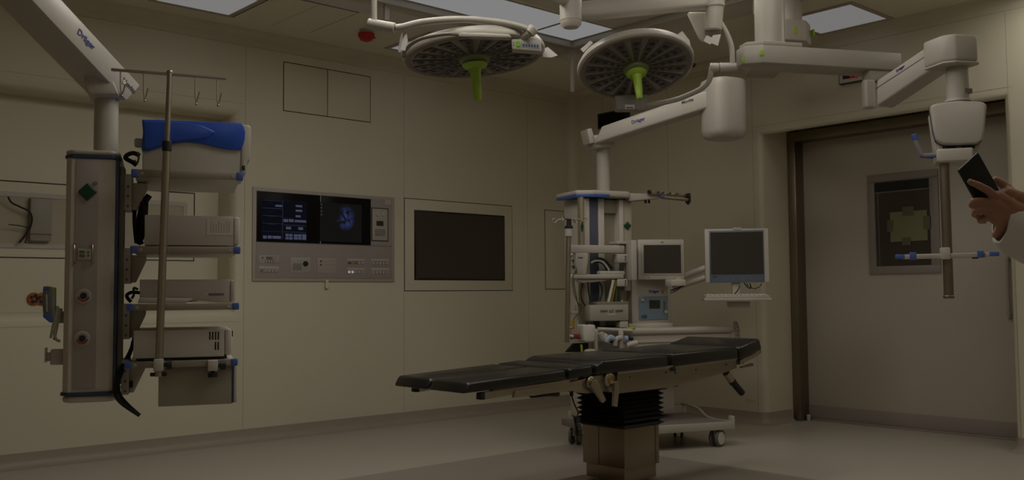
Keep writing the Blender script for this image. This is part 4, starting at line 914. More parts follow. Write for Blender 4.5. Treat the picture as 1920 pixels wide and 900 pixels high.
slat(1096, 1106, hv+.05, hv+.34, M_GREYW, 'side_wall'); slat(1105.5, 1122.5, hv+.06, hv+.30, mat('slate_blue_strip', (.065, .072, .11), .45), 'blue_strip')
slat(1122.5, 1134, hv+.055, hv+.32, M_GREYW, 'white_strip'); slat(1134, 1163, hv+.12, hv+.33, mat('niche_beige', (.30, .27, .20), .5), 'cable_niche')
slat(1162, 1170, hv+.05, hv+.32, M_GREYW, 'white_strip'); slat(1170, 1185, hv+.06, hv+.34, mat('panel_beige', (.36, .325, .25), .5), 'side_wall')
a = BP.p(1131, 378, hv+.1); c_ = BP.p(1164, 401, hv+.1); m = MB(); m.box((a.x, hv+.09, c_.z), (c_.x, hv+.3, z1-.01), .01); m.build('cross_panel', mat('panel_beige2', (.33, .30, .235), .5), t)
c_ = BP.uz(1175.5, 423, hv+.06); badge(t, BP, c_, .022, hv+.06)['label'] = 'dark green diamond badge'
p = BP.p(1091.5, 425, hv+.005); m = MB(); m.prism([(-.010, 0), (0, .038), (.010, 0), (0, -.038)], -.006, .006, .003, M=Matrix.Translation((p.x, hv+.005, p.z))); m.build('badge', M_GREEN, t)
# shelf arm and accessory rail towards the right
a, b_, c_, d_ = [BP.p(x, y, hv+.02) for x, y in ((1180, 362), (1246, 364), (1238, 372), (1180, 377))]
m = MB(); m.prism([(d_.x, d_.z), (c_.x, c_.z), (b_.x, b_.z), (a.x, a.z)], hv+.02, hv+.22, .006); m.build('shelf_arm', M_WHITE2, t)
A, C_ = BP.p(1216, 361, hv+.0), BP.p(1290, 368, hv+.0)
m = MB(); m.hexa([BP.p(1216, 364, hv), BP.p(1291, 371, hv), BP.p(1291, 371, hv+.012), BP.p(1216, 364, hv+.012), BP.p(1216, 358, hv), BP.p(1291, 364.5, hv), BP.p(1291, 364.5, hv+.012), BP.p(1216, 358, hv+.012)], .002)
ra = m.build('accessory_rail', mat('rail_bronze', (.30, .255, .19), .4, metal=.7), t)
m = MB(); m.hexa([BP.p(1240, 373, hv-.03), BP.p(1291, 378, hv-.03), BP.p(1291, 378, hv-.02), BP.p(1240, 373, hv-.02), BP.p(1240, 368.5, hv-.03), BP.p(1291, 372, hv-.03), BP.p(1291, 372, hv-.02), BP.p(1240, 368.5, hv-.02)], .002); m.build('lower_rail', M_DSTEEL, t)
m = MB(); a = BP.p(1290, 374, hv-.01); m.box((a.x-.008, hv-.035, BP.p(1290, 381, hv).z), (a.x+.008, hv+.014, BP.p(1290, 363, hv).z), .003); m.cyl((a.x, hv-.01, BP.p(1290, 384, hv).z), (a.x, hv-.01, BP.p(1290, 380, hv).z), .010, n=12); m.build('rail_end', M_BLACKP, t)
m = MB(); a = BP.p(1218.5, 360, hv); m.box((a.x-.012, hv-.004, a.z-.012), (a.x+.012, hv+.016, a.z+.014), .003); m.build('rail_end', M_BLACKP, t)
for x in (1233.5, 1243, 1256, 1270):
    a = BP.p(x, 361.5+(x-1233)*.085, hv-.006); m = MB(); m.torus(a, (0, 1, 0), .011, .0042, 18, 8); m.build('ring', M_STEEL, t)
a = BP.p(1242, 368.5, hv-.03); m = MB(); m.box((a.x-.012, hv-.034, a.z-.01), (a.x+.014, hv-.016, a.z+.01), .003); m.build('end_cap', M_BLUE, t)
for x in (1210.5, 1217):
    a = BP.p(x, 381, hv+.05); m = MB(); m.lathe(a, (0, 0, 1), [(0, 0), (.010, .0), (.007, .02), (.003, .025), (.003, .034), (0, .034)], 12); m.build('hook', M_BLACK, t)

# ================================================================== right pendant
o = at(1440, 100, 5.25); RP = Fr((o.x, o.y, 2.0), 118)
t = thing('ceiling_pendant', 'ceiling pendant at right with long beam, sloping arm and steel pole', 'equipment pendant', RP, 'ceiling pendants')
R_ = lambda px, py, v=0: RP.p(px, py, v)
ca, cb_ = R_(1418, 40, .1), R_(1468, 40, .1); cu, cr = (ca.x+cb_.x)/2, (cb_.x-ca.x)/2
m = MB(); m.cyl((cu, .1, R_(1440, 85, .1).z), (cu, .1, ZC-RP.o.z), cr, n=40); m.lathe((cu, .1, ZC-RP.o.z), (0, 0, -1), [(0, 0), (.19, 0), (.19, .03), (cr, .05), (0, .05)], 40); m.build('column', M_WHITE, t)
zb0, zb1 = R_(1431, 117, 0).z, R_(1440, 83.5, 0).z; ue = R_(1691, 110, 0).x; us = R_(1431, 100, 0).x
m = MB(); bw = .20
pl = [(us, 0), (ue, 0), (ue, bw), (us, bw), (us-.09, bw*.72), (us-.09, bw*.28)]
m.prism(pl, zb0, zb1, .010, 2, axis='z'); bm_ = m.build('beam', M_WHITE, t)
zs = R_(1450, 76, 0).z; m = MB(); m.prism([(us+.005, .005), (R_(1506, 80, 0).x, .005), (R_(1506, 80, 0).x, bw-.005), (us+.005, bw-.005), (us-.07, bw*.7), (us-.07, bw*.3)], zb1-.002, zs, .006, axis='z'); m.build('bearing_cover', M_WHITE2, t)
def stud(px, py, v=-.001): 
    a = R_(px, py, v); q = MB(); q.box((a.x-.010, v-.003, a.z-.017), (a.x+.010, v+.003, a.z+.017), .003); q.build('brake_mark', M_LIME, t)
stud(1428, 99)
a = R_(1407, 117, .08); m = MB(); m.box((us-.094, .05, a.z-.015), (us-.088, .075, a.z+.02), .002); m.build('brake_mark', M_LIME, t)
m = MB(); a = R_(1692.5, 108, .02); m.box((ue-.002, .02, a.z-.03), (ue+.006, .06, a.z+.02), .002); m.build('blue_mark', M_DBLUE, t)
ja, jb = R_(1628, 128, .03), R_(1688, 155, .03)
m = MB(); m.prism([(ja.x, zb0+.005), (jb.x, zb0+.005), (jb.x-.0, jb.z+.02), (jb.x-.06, jb.z+.012), (ja.x+.03, jb.z), (ja.x, jb.z)], .02, .10, .012, 2); m.build('knuckle', M_WHITE, t)
a, c_ = R_(1625, 147, -.03), R_(1646, 202, -.03); m = MB(); m.box((a.x, -.02, c_.z), (c_.x, .03, a.z), .014, 4); m.build('pivot_plate', M_WHITE2, t)
Q = lambda px, py, d: RP.d(px, py, d)
E0, E1 = Q(1643, 200, 5.1), Q(1752, 127, 4.80)
h = E1-E0; h.z = 0; h.normalize(); U0, U1 = RP.vp(1643, 151, E0, h), RP.vp(1752, 77, E0, h); n = Vector((-h.y, h.x, 0)); n = n if (n.x*1.0) < 0 else -n
n = Vector((h.y, -h.x, 0)); 
if (BP.loc is None): pass
tc = RP.loc(CAM)-(E0+E1)/2; n = n if n.dot(tc) < 0 else -n
m = MB(); w = .13; m.hexa([E0, E1, E1+n*w, E0+n*w, U0, U1, U1+n*w, U0+n*w], .012, 3); arm = m.build('arm', M_WHITE, t)
m = MB(); g0 = E0*.32+U0*.68-n*.001; g1 = E1*.37+U1*.63-n*.001; dz = Vector((0, 0, .004)); m.hexa([g0, g1, g1+n*.004, g0+n*.004, g0+dz, g1+dz, g1+n*.004+dz, g0+n*.004+dz]); m.build('groove', M_INKG, arm)
def arm_text3(par, f, txt, size, mt, off=.5):
    c = (E0+(E1-E0)*f)*(1-off)+(U0+(U1-U0)*f)*off; q = MB(); q.text(txt, face_m(c-n*.0015, (E1-E0), -n), size); q.build('lettering', mt, par)
arm_text3(arm, .43, 'Dräger', .019, M_INK, .83); arm_text3(arm, .87, 'Agila', .015, M_INKG, .84)
# hub, column, head
hv = R_(1780, 100, 0); HD = 4.62
ha, hb = Q(1742, 100, HD), Q(1825, 100, HD); cx, cy = (ha.x+hb.x)/2, (ha.y+hb.y)/2; r = (hb.x-ha.x)/2*.86
zt, zb = Q(1785, 72, HD).z, Q(1785, 122, HD).z
m = MB(); pl = [(cx-r, cy-.05), (cx-r*.55, cy-.09), (cx+r*.8, cy-.09), (cx+r, cy-.07), (cx+r, cy+.09), (cx-r, cy+.09)]
m.prism(pl, zb, zt, .016, 3, axis='z'); m.build('hub', M_WHITE, t)
m = MB(); m.prism([(x+(.004 if x > cx else -.004), y-.004) for x, y in pl], zb-.012, zb-.002, .004, axis='z'); m.build('hub_rim', M_WHITE2, t)
ca, cb_ = Q(1774, 160, HD), Q(1815, 160, HD); cu, cr = (ca.x+cb_.x)/2, (cb_.x-ca.x)/2; zc1 = Q(1795, 190, HD).z
m = MB(); m.cyl((cu, cy, zc1-.01), (cu, cy, zb), cr, n=32); m.lathe((cu, cy, zc1-.005), (0, 0, 1), [(0, 0), (cr+.008, 0), (cr+.006, .012), (0, .012)], 32); cl = m.build('column', M_WHITE, t)
a = Q(1803, 174, HD); m = MB(); a0 = math.radians(-75)
m.box((a.x-.022, cy-cr-.0015, a.z-.011), (a.x+.018, cy-cr+.012, a.z+.011)); m.build('label', mat('label_grey_print', (.17, .155, .14), .6), cl)
oh = at(1797, 230, HD-.1); HF = Fr((oh.x, oh.y, 2.0), 150)
H_ = lambda px, py: HF.uz(px, py, 0)
hy = 0.0
o_ = [(1744, 198), (1756, 193), (1797, 188), (1840, 190), (1851, 195), (1846, 245), (1843, 262), (1832, 269), (1795, 271), (1768, 270), (1756, 263), (1751, 245)]
m = MB(); m.prism([H_(*p) for p in o_], hy, hy+.05, .012, 3); m.into(HF, RP).build('head_cover', M_WHITE, t)
m = MB(); m.prism([H_(1797+(x-1797)*1.02, 232+(y-232)*1.02) for x, y in o_], hy+.045, hy+.06, .003); m.into(HF, RP).build('seal', M_DBLUE, t)
m = MB(); m.prism([H_(*p) for p in ((1748, 203), (1849, 200), (1845, 262), (1840, 285), (1833, 302), (1760, 300), (1757, 268))], hy+.058, hy+.22, .01, 2); hb_ = m.into(HF, RP).build('head_body', M_GREYW, t)
for i in range(12):
    if i in (5, 6): continue
    m = MB(); a = H_(1772+i*5.2, 272.5); m.box((a[0]-.004, hy+.052, a[1]-.005), (a[0]+.004, hy+.06, a[1]+.005)); m.into(HF, RP).build('vent_slot', M_BLACK, hb_)
for i in range(3):
    m = MB(); a = H_(1817+i*4, 283); m.box((a[0]-.0025, hy+.05, a[1]-.010), (a[0]+.0025, hy+.06, a[1]+.010)); m.into(HF, RP).build('vent_slot', M_BLACK, hb_)
a, c_ = H_(1756, 279), H_(1800, 303)
m = MB(); m.box((a[0], hy+.0, c_[1]), (c_[0]+.06, hy+.16, a[1]), .012, 3); m.into(HF, RP).build('pole_clamp', M_WHITE2, t)
pt, pb = H_(1773, 302), H_(1776, 560); pz = (H_(1764, 400)[0], H_(1783, 400)[0])
m = MB(); m.cyl((pt[0], hy+.05, pb[1]+.015), (pt[0], hy+.05, pt[1]+.01), .0225, n=28); m.cyl((pt[0], hy+.05, pb[1]), (pt[0], hy+.05, pb[1]+.016), .0255, n=28, bev=.004); m.into(HF, RP).build('pole', M_DSTEEL, t)
a, c_ = H_(1690, 483), H_(1850, 474)
yy = hy+.012
m = MB(); m.hexa([(a[0], yy, H_(1690, 486)[1]), (c_[0], yy, H_(1850, 483)[1]), (c_[0], yy+.012, H_(1850, 483)[1]), (a[0], yy+.012, H_(1690, 486)[1]), (a[0], yy, H_(1690, 477)[1]), (c_[0], yy, H_(1850, 473)[1]), (c_[0], yy+.012, H_(1850, 473)[1]), (a[0], yy+.012, H_(1690, 477)[1])], .002)
m.into(HF, RP).build('crossbar', M_ALU, t)
for x0, x1, y0, y1, mt in ((1679, 1697, 477, 485.5, M_BLUE), (1705.5, 1719, 473, 487.5, M_BLUE), (1833, 1846, 469.5, 483, M_BLUE), (1856, 1875, 471.5, 480, M_BLUE)):
    a, c_ = H_(x0, y0), H_(x1, y1); m = MB(); m.box((a[0], yy-.004, c_[1]), (c_[0], yy+.016, a[1]), .004); m.into(HF, RP).build('blue_cap', mt, t)
a, c_ = H_(1764, 464), H_(1783, 486); m = MB(); m.box((a[0], yy-.008, c_[1]), (c_[0], yy+.05, a[1]), .004); m.into(HF, RP).build('bar_clamp', M_LGREY, t)
for x in (1846, ):
    a, c_ = H_(1845, 473), H_(1857, 482); m = MB(); m.box((a[0], yy, c_[1]), (c_[0], yy+.012, a[1]), .002); m.into(HF, RP).build('bar_end', M_ALU, t)
m = MB(); a, c_ = H_(1823, 482), H_(1835, 485); m.box((a[0], yy-.002, c_[1]), (c_[0], yy+.008, a[1]), .001); m.into(HF, RP).build('lock_tab', M_BLACKP, t)
Hd = lambda px, py: Vector((H_(px, py)[0], hy+.03, H_(px, py)[1]))
m = MB(); m.tube([Hd(1717, 258), Hd(1721, 270), Hd(1728, 284), Hd(1733, 290), Hd(1757, 289)], .0125, 12, 4); gh = m.into(HF, RP).build('guide_handle', mat('handle_slate', (.2, .19, .21), .4), t)
m = MB(); m.cyl(Hd(1714.5, 250), Hd(1718.5, 261), .0145, n=14, bev=.003); m.into(HF, RP).build('tip', M_BLUE, gh)
m = MB(); m.tube([Hd(1727, 290), Hd(1752, 292)], .0115, 10); m.into(HF, RP).build('lower_tip', M_BLUE, gh)
# second beam of the tandem mount, pointing away
o = at(1502, 40, 5.95); fr = Fr((o.x, o.y, 2.6), 118); t = thing('ceiling_beam', 'second column and hexagonal beam end behind the right pendant beam', 'ceiling mount', fr)
S_ = lambda px, py, v=0: fr.p(px, py, v)
ca, cb_ = S_(1470, 20), S_(1516, 20); cu, cr = (ca.x+cb_.x)/2, (cb_.x-ca.x)/2
m = MB(); m.cyl((cu, .1, S_(1490, 45).z), (cu, .1, ZC-fr.o.z), cr, n=36); m.build('column', M_GREYW, t)
zt, zb = S_(1490, 36).z, S_(1490, 75).z; ua, ub, uc = S_(1472, 60).x, S_(1512, 60).x, S_(1535, 60).x
m = MB(); m.prism([(ua, 0), (ub, 0), (uc, .09), (uc+.25, 1.0), (ua+.25, 1.0), (ua-.06, .10)], zb, zt, .008, 2, axis='z'); m.build('beam', M_GREYW, t)
a = S_(1491, 57); m = MB(); m.box((a.x-.012, -.003, a.z-.02), (a.x+.012, .003, a.z+.02), .003); m.build('brake_mark', M_LIME, t)
a = S_(1530, 63, .07); m = MB(); m.box((uc-.012, .045, a.z-.02), (uc+.002, .075, a.z+.02), .003); m.build('brake_mark', M_LIME, t)
# ================================================================== operating table
TY = 3.114; TB = Fr((3.78, 3.37, 0), 90); vn = TY-3.37; vf = -vn
t = thing('operating_table', 'black padded operating table on a square steel column', 'operating table', TB)
T_ = lambda px, py, v=vn: TB.p(px, py, v)
def tuz(px, py, v=vn): q = TB.p(px, py, v); return (q.x, q.z)
PADS = (('leg_pad', [(869, 739), (879, 717), (1062, 692), (1063, 713)]),
        ('seat_pad', [(1068, 712), (1068, 691), (1112, 683.5), (1113, 704)]),
        ('lower_back_pad', [(1119, 704), (1119, 685), (1133, 675), (1253, 664), (1255, 689)]),
        ('upper_back_pad', [(1262, 690), (1263, 662.5), (1384, 650), (1386, 674)]),
        ('head_pad', [(1388, 675), (1388, 650), (1425, 634), (1430, 656)]))
for nm, pts in PADS:
    rg = ((vn, -.006), (.006, vf)) if nm == 'leg_pad' else ((vn, vf),)
    for a, c in rg:
        m = MB(); m.prism([tuz(*p) for p in pts], a, c, .016, 4); m.build(nm, M_LEATHER, t)
# side rails under the leg pads
def bar(pts, v0, v1, nm, mt=M_STEEL, bev=.002, par=t):
    q = MB(); q.prism([tuz(*p, v=v0) for p in pts], v0, v1, bev); return q.build(nm, mt, par)
for v0, v1 in ((vn+.012, vn+.035), (-vn-.035, -vn-.012)):
    q = MB(); pts = [(911, 750), (911, 736), (1072, 712), (1072, 722)]
    q.prism([tuz(*p) for p in pts], v0, v1, .002); q.build('leg_rail', M_STEEL, t)
    q = MB(); q.prism([tuz(*p) for p in ((903, 750), (904, 737), (912, 736), (912, 750))], v0-.004, v1+.004, .003); q.build('rail_cap', M_BLACK, t)
bar([(964, 746), (966, 733), (1072, 716.5), (1090, 712), (1092, 731), (1062, 734)], vn+.002, vn+.02, 'hinge_bar')
for v0 in (vn+.02, -.05, .05-.0, -vn-.05):
    q = MB(); q.prism([tuz(*p) for p in ((930, 736), (932, 728), (1090, 706), (1090, 716))], v0, v0+.03, .003); q.build('leg_frame', M_DSTEEL, t)
bar([(998, 746.5), (1000, 743.5), (1034, 738), (1037, 733), (1050, 732), (1050, 742), (1046, 744), (1030, 743.5)], vn+.03, vn+.05, 'release_lever', M_BLACKP)
q = MB(); p = T_(1001, 742.5); q.ball((p.x, vn+.02, p.z), .008); q.build('release_knob', M_BLACKP, t)
# hinges with levers
bar([(1064, 733), (1070, 715.5), (1093, 711), (1112, 705), (1135, 702), (1160, 700), (1160, 738), (1138, 734), (1100, 738), (1080, 736)], vn+.025, vn+.09, 'hinge_block')
for px, py, r in ((1112, 717, .028), (1147, 712.5, .036)):
    p = T_(px, py); q = MB(); q.lathe((p.x, vn+.03, p.z), (0, -1, 0), [(0, 0), (r, 0), (r, .018), (r*.8, .024), (r*.5, .026), (0, .026)], 28); hg = q.build('hinge_disc', M_STEEL, t)
    q = MB(); q.torus((p.x, vn+.004, p.z), (0, 1, 0), r*.5, .004, 24, 8); q.build('brass_ring', mat('brass_ring', (.35, .22, .05), .35, metal=.9), hg)
bar([(1108, 723), (1113, 712), (1120, 713), (1137, 750), (1131, 756)], vn-.012, vn+.003, 'clamp_lever')
bar([(1151, 762), (1153, 718), (1160, 712), (1161, 735), (1158, 763)], vn-.014, vn+.001, 'clamp_lever')
# side panels of the back section
pn = [(1160, 738.5), (1160, 699), (1383, 673.5), (1384, 690), (1364, 698), (1300, 717), (1256, 727)]
for v0, v1 in ((vn+.008, vn+.03), (-vn-.03, -vn-.008)):
    q = MB(); q.prism([tuz(*p) for p in pn], v0, v1, .002); sp = q.build('side_panel', mat('panel_steel', (.30, .26, .195), .34, metal=1.0, var=.04, scale=10), t)
    q = MB(); q.prism([tuz(*p) for p in ((1160, 702), (1160, 697.5), (1383, 671.5), (1383, 675.5))], v0-.004, v0+.006, .001); q.build('top_edge', M_STEEL, sp)
    if v0 < 0:
        for px, py, s in ((1251, 698, .007), (1307, 693, .006), (1364, 683.5, .005), (1183, 707, .005)):
            p = T_(px, py); q = MB(); q.lathe((p.x, v0, p.z), (0, -1, 0), [(0, 0), (s, 0), (s, .003), (0, .003)], 12); q.build('panel_screw', M_INKG, sp)
        p = T_(1263, 691); q = MB(); q.lathe((p.x, v0, p.z), (0, -1, 0), [(0, 0), (.012, 0), (.012, .012), (0, .014)], 16); q.build('lock_knob', M_BLACKP, sp)
        p = T_(1271, 696); q = MB(); q.box((p.x-.012, v0-.006, p.z-.014), (p.x+.012, v0, p.z+.014), .003); q.build('lock_plate', M_DGREY, sp)
q = MB(); q.prism([tuz(*p) for p in ((1160, 735), (1162, 700), (1380, 676), (1380, 690), (1256, 722))], vn+.04, -vn-.04, .004); q.build('back_frame', M_DSTEEL, t)
for px, py in ((1256, 727.5), (1277, 722.5)):
    p = T_(px, py); q = MB(); q.box((p.x-.016, vn+.03, p.z-.009), (p.x+.016, vn+.06, p.z+.004), .003); q.build('foot_stop', M_BLACK, t)
bar([(1388, 684), (1388, 675), (1420, 660), (1427, 655), (1428, 661), (1420, 668)], vn+.03, -vn-.03, 'head_frame')
bar([(1391, 690), (1393, 687.5), (1412, 681), (1414, 686)], vn+.05, vn+.07, 'head_lever', M_DSTEEL)
p = T_(1409, 679); q = MB(); q.ball((p.x, vn+.06, p.z), .013); q.build('head_knob', M_BLACKP, t)
a, b_, c = T_(1361, 699, vn+.05), T_(1371, 713, vn+.05), T_(1392, 738, vn+.05)
q = MB(); q.cyl(a, b_, .021, n=18, bev=.002); q.build('grip_stub', M_STEEL, t)
q = MB(); q.cyl(b_, c, .019, n=18, bev=.006); q.cyl(b_, b_+(c-b_)*.2, .0215, n=18, bev=.003); q.build('grip', M_BLACK, t)
# column
cxa, cxb, cya, cyb = 3.645-3.78, 3.915-3.78, 3.212-3.37, 3.50-3.37; zc = .367
q = MB(); q.box((cxa, cya, .17), (cxb, cyb, zc), .003); cl = q.build('column', mat('column_steel', (.28, .23, .175), .32, metal=1.0, var=.05, scale=8), t)
for x in (cxa-.001, ): 
    q = MB(); q.box((cxa-.0012, (cya+cyb)/2+.03-.001, .17), (cxa+.001, (cya+cyb)/2+.03+.001, zc)); q.build('joint', M_INKG, cl)
q = MB(); q.box((cxb-.03, cya-.0012, .17), (cxb-.028, cya+.001, zc)); q.build('joint', M_INKG, cl)
q = MB(); q.box((cxa+.012, cya+.012, .10), (cxb-.012, cyb-.012, .172), .003); q.build('lower_column', MATS['column_steel'], t)
q = MB(); q.box((-.45, -.20, .0), (.16, .22, .09), .03, 3); q.build('foot', M_STEEL, t)
# bellows
zt = T_(1160, 730, cya).z+.02; nf = 9; rings = []
for i in range(2*nf+1):
    z = zc+(zt-zc)*i/(2*nf); g = .022 if i % 2 else .0
    rings.append([(cxa-g, cya-g, z), (cxb+g, cya-g, z), (cxb+g, cyb+g, z), (cxa-g, cyb+g, z)])
q = MB(); q.loft(rings); q.build('bellows', M_BLACK, t, ang=10)
q = MB(); q.box((cxa+.02, cya+.02, zt-.02), (cxb-.02, cyb-.02, T_(1160, 704, cya).z), .004); q.build('saddle', M_DSTEEL, t)
# hand control cord hanging from the table
v = vn+.03; pts = [T_(1071, 733, v), T_(1072, 742, v), T_(1077, 758, v), T_(1083, 770, v), T_(1084, 776, v), T_(1081, 783, v)]
fr = Fr(TB.wld(pts[-1]), 90); q = MB(); base = TB.wld(pts[-1])
q.tube([fr.loc(TB.wld(p)) for p in pts], .0035, 8, 5)
hel = []
for i in range(90):
    a = i*.7; s = i/89; hel.append(Vector((.013*math.cos(a)+.02*s, .013*math.sin(a), -.085*s)))
q.tube(hel, .003, 6); q.cyl(fr.loc(TB.wld(pts[0]+Vector((0, 0, .0)))), fr.loc(TB.wld(pts[1])), .009, n=12)
solo(q, 'coiled_cord', M_BLACK, fr, 'black coiled cord hanging from the operating table beside the column', 'cable')

# ================================================================== anaesthesia machine
o = on_z(1352, 838, 0); AM = Fr((o.x, o.y, 0), 112)
t = thing('anaesthesia_machine', 'white anaesthesia machine on castors behind the operating table', 'medical device', AM)
A_ = lambda px, py, v=0: AM.p(px, py, v)
def auz(px, py, v): q = AM.p(px, py, v); return (q.x, q.z)
def abox(nm, a, c, v0, v1, mt, bev=.004, par=t, fm=None):
    if fm: A, C = fm.uz(*a, v0), fm.uz(*c, v0); return MB().box((A[0], v0, C[1]), (C[0], v1, A[1]), bev).into(fm, AM).build(nm, mt, par)
    A, C = auz(*a, v0), auz(*c, v0); q = MB(); q.box((A[0], v0, C[1]), (C[0], v1, A[1]), bev); return q.build(nm, mt, par)
# tray
tv0 = -.02; uR = A_(1377, 790, tv0).x; uL = min(uR-.86, AM.loc(on_z(1079, 833, 0)).x-.05); zt, zb = A_(1300, 795, tv0).z, A_(1300, 810, tv0).z; TD = max(.62, AM.loc(on_z(1079, 833, 0)).y+.06)
q = MB(); q.box((uL, tv0, zb), (uR, tv0+.03, zt), .006); q.build('tray_rim', M_WHITE, t)
q = MB(); q.box((uL, tv0+.025, zb+.005), (uR-.012, TD, zt-.004), .004); q.build('tray', mat('tray_mat', (.19, .165, .155), .6), t)
q = MB(); zz = A_(1376, 780, tv0).z; q.box((uR-.018, tv0-.002, zb), (uR+.004, tv0+.05, zz), .006); q.build('tray_post', M_WHITE, t)
q = MB(); q.tube([(uR-.006, tv0+.04, zt+.0), (uR-.01, tv0+.10, zt-.01), (uR-.02, tv0+.22, zt-.012), (uR-.025, tv0+.32, zt+.0), (uR-.03, tv0+.42, zt+.045), (uR-.035, TD-.06, zt+.06), (uR-.04, TD, zt+.06)], .010, 10, 4); q.build('tray_side', M_WHITE, t)
q = MB(); q.box((uL+.05, TD-.04, zb), (uR-.02, TD, zt+.05), .006); q.build('tray_back', M_WHITE, t)
# castors
def castor(u, v, rz):
    q = MB(); X = Matrix.Translation((u, v, 0)) @ Matrix.Rotation(rz, 4, 'Z')
    w = MB()
    for s in (-1, 1): w.lathe((0, s*.014, .058), (0, s, 0), [(0, 0), (.054, 0), (.058, .006), (.056, .018), (.046, .022), (.046, .019), (0, .019)], 28)
    bmesh.ops.transform(w.bm, matrix=X, verts=w.bm.verts[:]); wo = w.build('castor', M_DGREY, t)
    w = MB()
    for s in (-1, 1): w.lathe((0, s*.034, .058), (0, s, 0), [(0, 0), (.044, 0), (.042, .003), (0, .004)], 24)
    bmesh.ops.transform(w.bm, matrix=X, verts=w.bm.verts[:]); w.build('hub_cap', mat('hub_cap_white', (.62, .58, .5), .4), wo)
    w = MB(); w.box((-.03, -.012, .06), (.02, .012, zb-.0), .006); w.cyl((.0, 0, .1), (.0, 0, zb+.01), .018, n=14)
    bmesh.ops.transform(w.bm, matrix=X, verts=w.bm.verts[:]); w.build('fork', M_GREY, wo)
castor(-.01, .03, math.radians(25)); cL = AM.loc(on_z(1079, 833, 0)); castor(cL.x, cL.y, math.radians(45)); castor(uR-.78, .03, math.radians(25)); castor(-.03, .52, math.radians(60))
# lower cabinet, worktop
wv = .06; zw1 = A_(1290, 613.5, wv).z; zw0 = A_(1290, 634, wv).z
cu1 = A_(1262, 740, .42).x
q = MB(); q.box((uL+.06, .40, zt+.02), (cu1, .60, zw0), .01); q.build('base_cabinet', M_GREYW, t)
q = MB(); q.box((uL+.06, .395, zt+.02), (cu1-.004, .41, zt+.06), .003); q.build('cabinet_plinth', M_GREY, t)
uW0, uW1 = A_(1120, 616, wv).x, A_(1380, 614, wv).x
q = MB(); q.box((uW0, wv, zw1-.045), (uW1, .56, zw1), .018, 4); q.build('worktop', M_WHITE, t)
q = MB(); q.box((uW0+.02, wv+.02, A_(1290, 668, wv).z), (uW1-.02, .55, zw1-.04), .012, 3); q.build('drawer', M_GREYW, t)
q = MB(); z = zw1-.095; q.box((uW0+.03, wv+.012, z-.004), (uW1-.03, wv+.024, z+.004), .002); q.build('drawer_joint', M_GREY, t)
hp = [A_(1376, 601, wv-.03), A_(1379, 604, wv-.03), A_(1384, 628, wv-.03)]
q = MB(); q.tube([A_(1383, 640, wv-.03), A_(1383, 622, wv-.03), A_(1380.5, 610, wv-.03), A_(1377.5, 604, wv-.03)], .016, 12, 3); hh = q.build('push_handle', mat('handle_grey', (.25, .23, .21), .4), t)
for y in (607, 613, 620, 628): 
    p = A_(1380.5 if y < 610 else 1383, y, wv-.047); q = MB(); q.ball(p, .005); q.build('handle_dot', M_INKG, hh)
# machine body
bv = .20
bo = abox('body', (1183, 470), (1255, 612), bv, bv+.30, M_WHITE, .012)
abox('body_base', (1179, 607), (1262, 614), bv-.02, bv+.32, M_GREYW, .006)
q = MB(); A = A_(1226, 546.5, bv); q.text('Dräger', face_m((A.x, bv-.001, A.z), (1, 0, 0), FN), .027, .001); q.build('lettering', M_INK, bo)
A = A_(1226, 551.5, bv); q = MB(); q.box((A.x-.02, bv-.001, A.z-.003), (A.x+.02, bv, A.z+.003)); q.build('print', M_GREY, bo)
A = A_(1242.5, 547, bv); q = MB(); q.ball((A.x, bv, A.z), .010, (1, .3, 1.6)); q.build('orange_mark', mat('orange_mark', (.50, .17, .02), .4), bo)
A, C = auz(1197, 556, bv), auz(1253, 599.5, bv); q = MB(); q.box((A[0], bv-.006, C[1]), (C[0], bv+.003, A[1]), .005, 3); vp = q.build('vent_panel', mat('panel_slate_blue', (.17, .225, .285), .35), bo)
A, C = auz(1216.5, 563, bv), auz(1237, 578.5, bv); q = MB(); q.box((A[0], bv-.008, C[1]), (C[0], bv-.004, A[1]), .001); q.build('display', mat('lcd_olive', (.035, .035, .02), .2), vp)
A, C = auz(1243, 564, bv), auz(1247.5, 585, bv); q = MB(); q.box((A[0], bv-.009, C[1]), (C[0], bv-.004, A[1]), .003); q.build('slot', M_DGREY, vp)
A = A_(1247, 584.5, bv); q = MB(); q.lathe((A.x, bv-.006, A.z), (0, -1, 0), [(0, 0), (.012, 0), (.011, .012), (0, .014)], 18); q.build('knob', M_WHITE, vp)
A = A_(1203.5, 562.5, bv); q = MB(); q.lathe((A.x, bv-.005, A.z), (0, -1, 0), [(0, 0), (.011, 0), (.010, .01), (0, .012)], 18); q.build('knob', M_WHITE, vp)
for px in (1204.5, 1209.5):
    A = A_(px, 593.5, bv); q = MB(); q.torus((A.x, bv-.007, A.z), (0, 1, 0), .009, .003, 18, 6); q.build('port', M_DBLUE, vp)
# screen on the body
sp_ = AM.wld(AM.p(1240, 487, .10)); SF = Fr((sp_.x, sp_.y, 0), 128); sv = 0.0
so = abox('screen_case', (1195.5, 449), (1283.5, 524), sv, sv+.07, M_WHITE, .008, t, SF)
so['label'] = 'monitor with a pale case on the machine body'
A, C = SF.uz(1201.5, 456.5, sv), SF.uz(1281, 516, sv); q = MB(); q.box((A[0], sv-.003, C[1]), (C[0], sv+.004, A[1]), .003); bz = q.into(SF, AM).build('bezel', mat('bezel_beige', (.36, .335, .28), .4), so)
A, C = SF.uz(1206.5, 459.5, sv), SF.uz(1277, 512, sv); q = MB(); q.box((A[0], sv-.0045, C[1]), (C[0], sv-.002, A[1])); q.into(SF, AM).build('display', M_SCREENG, bz)
A = SF.p(1241.5, 454.3, sv); q = MB(); q.box((A.x-.010, sv-.001, A.z-.003), (A.x+.010, sv+.002, A.z+.003)); q.into(SF, AM).build('print', M_INKG, so)
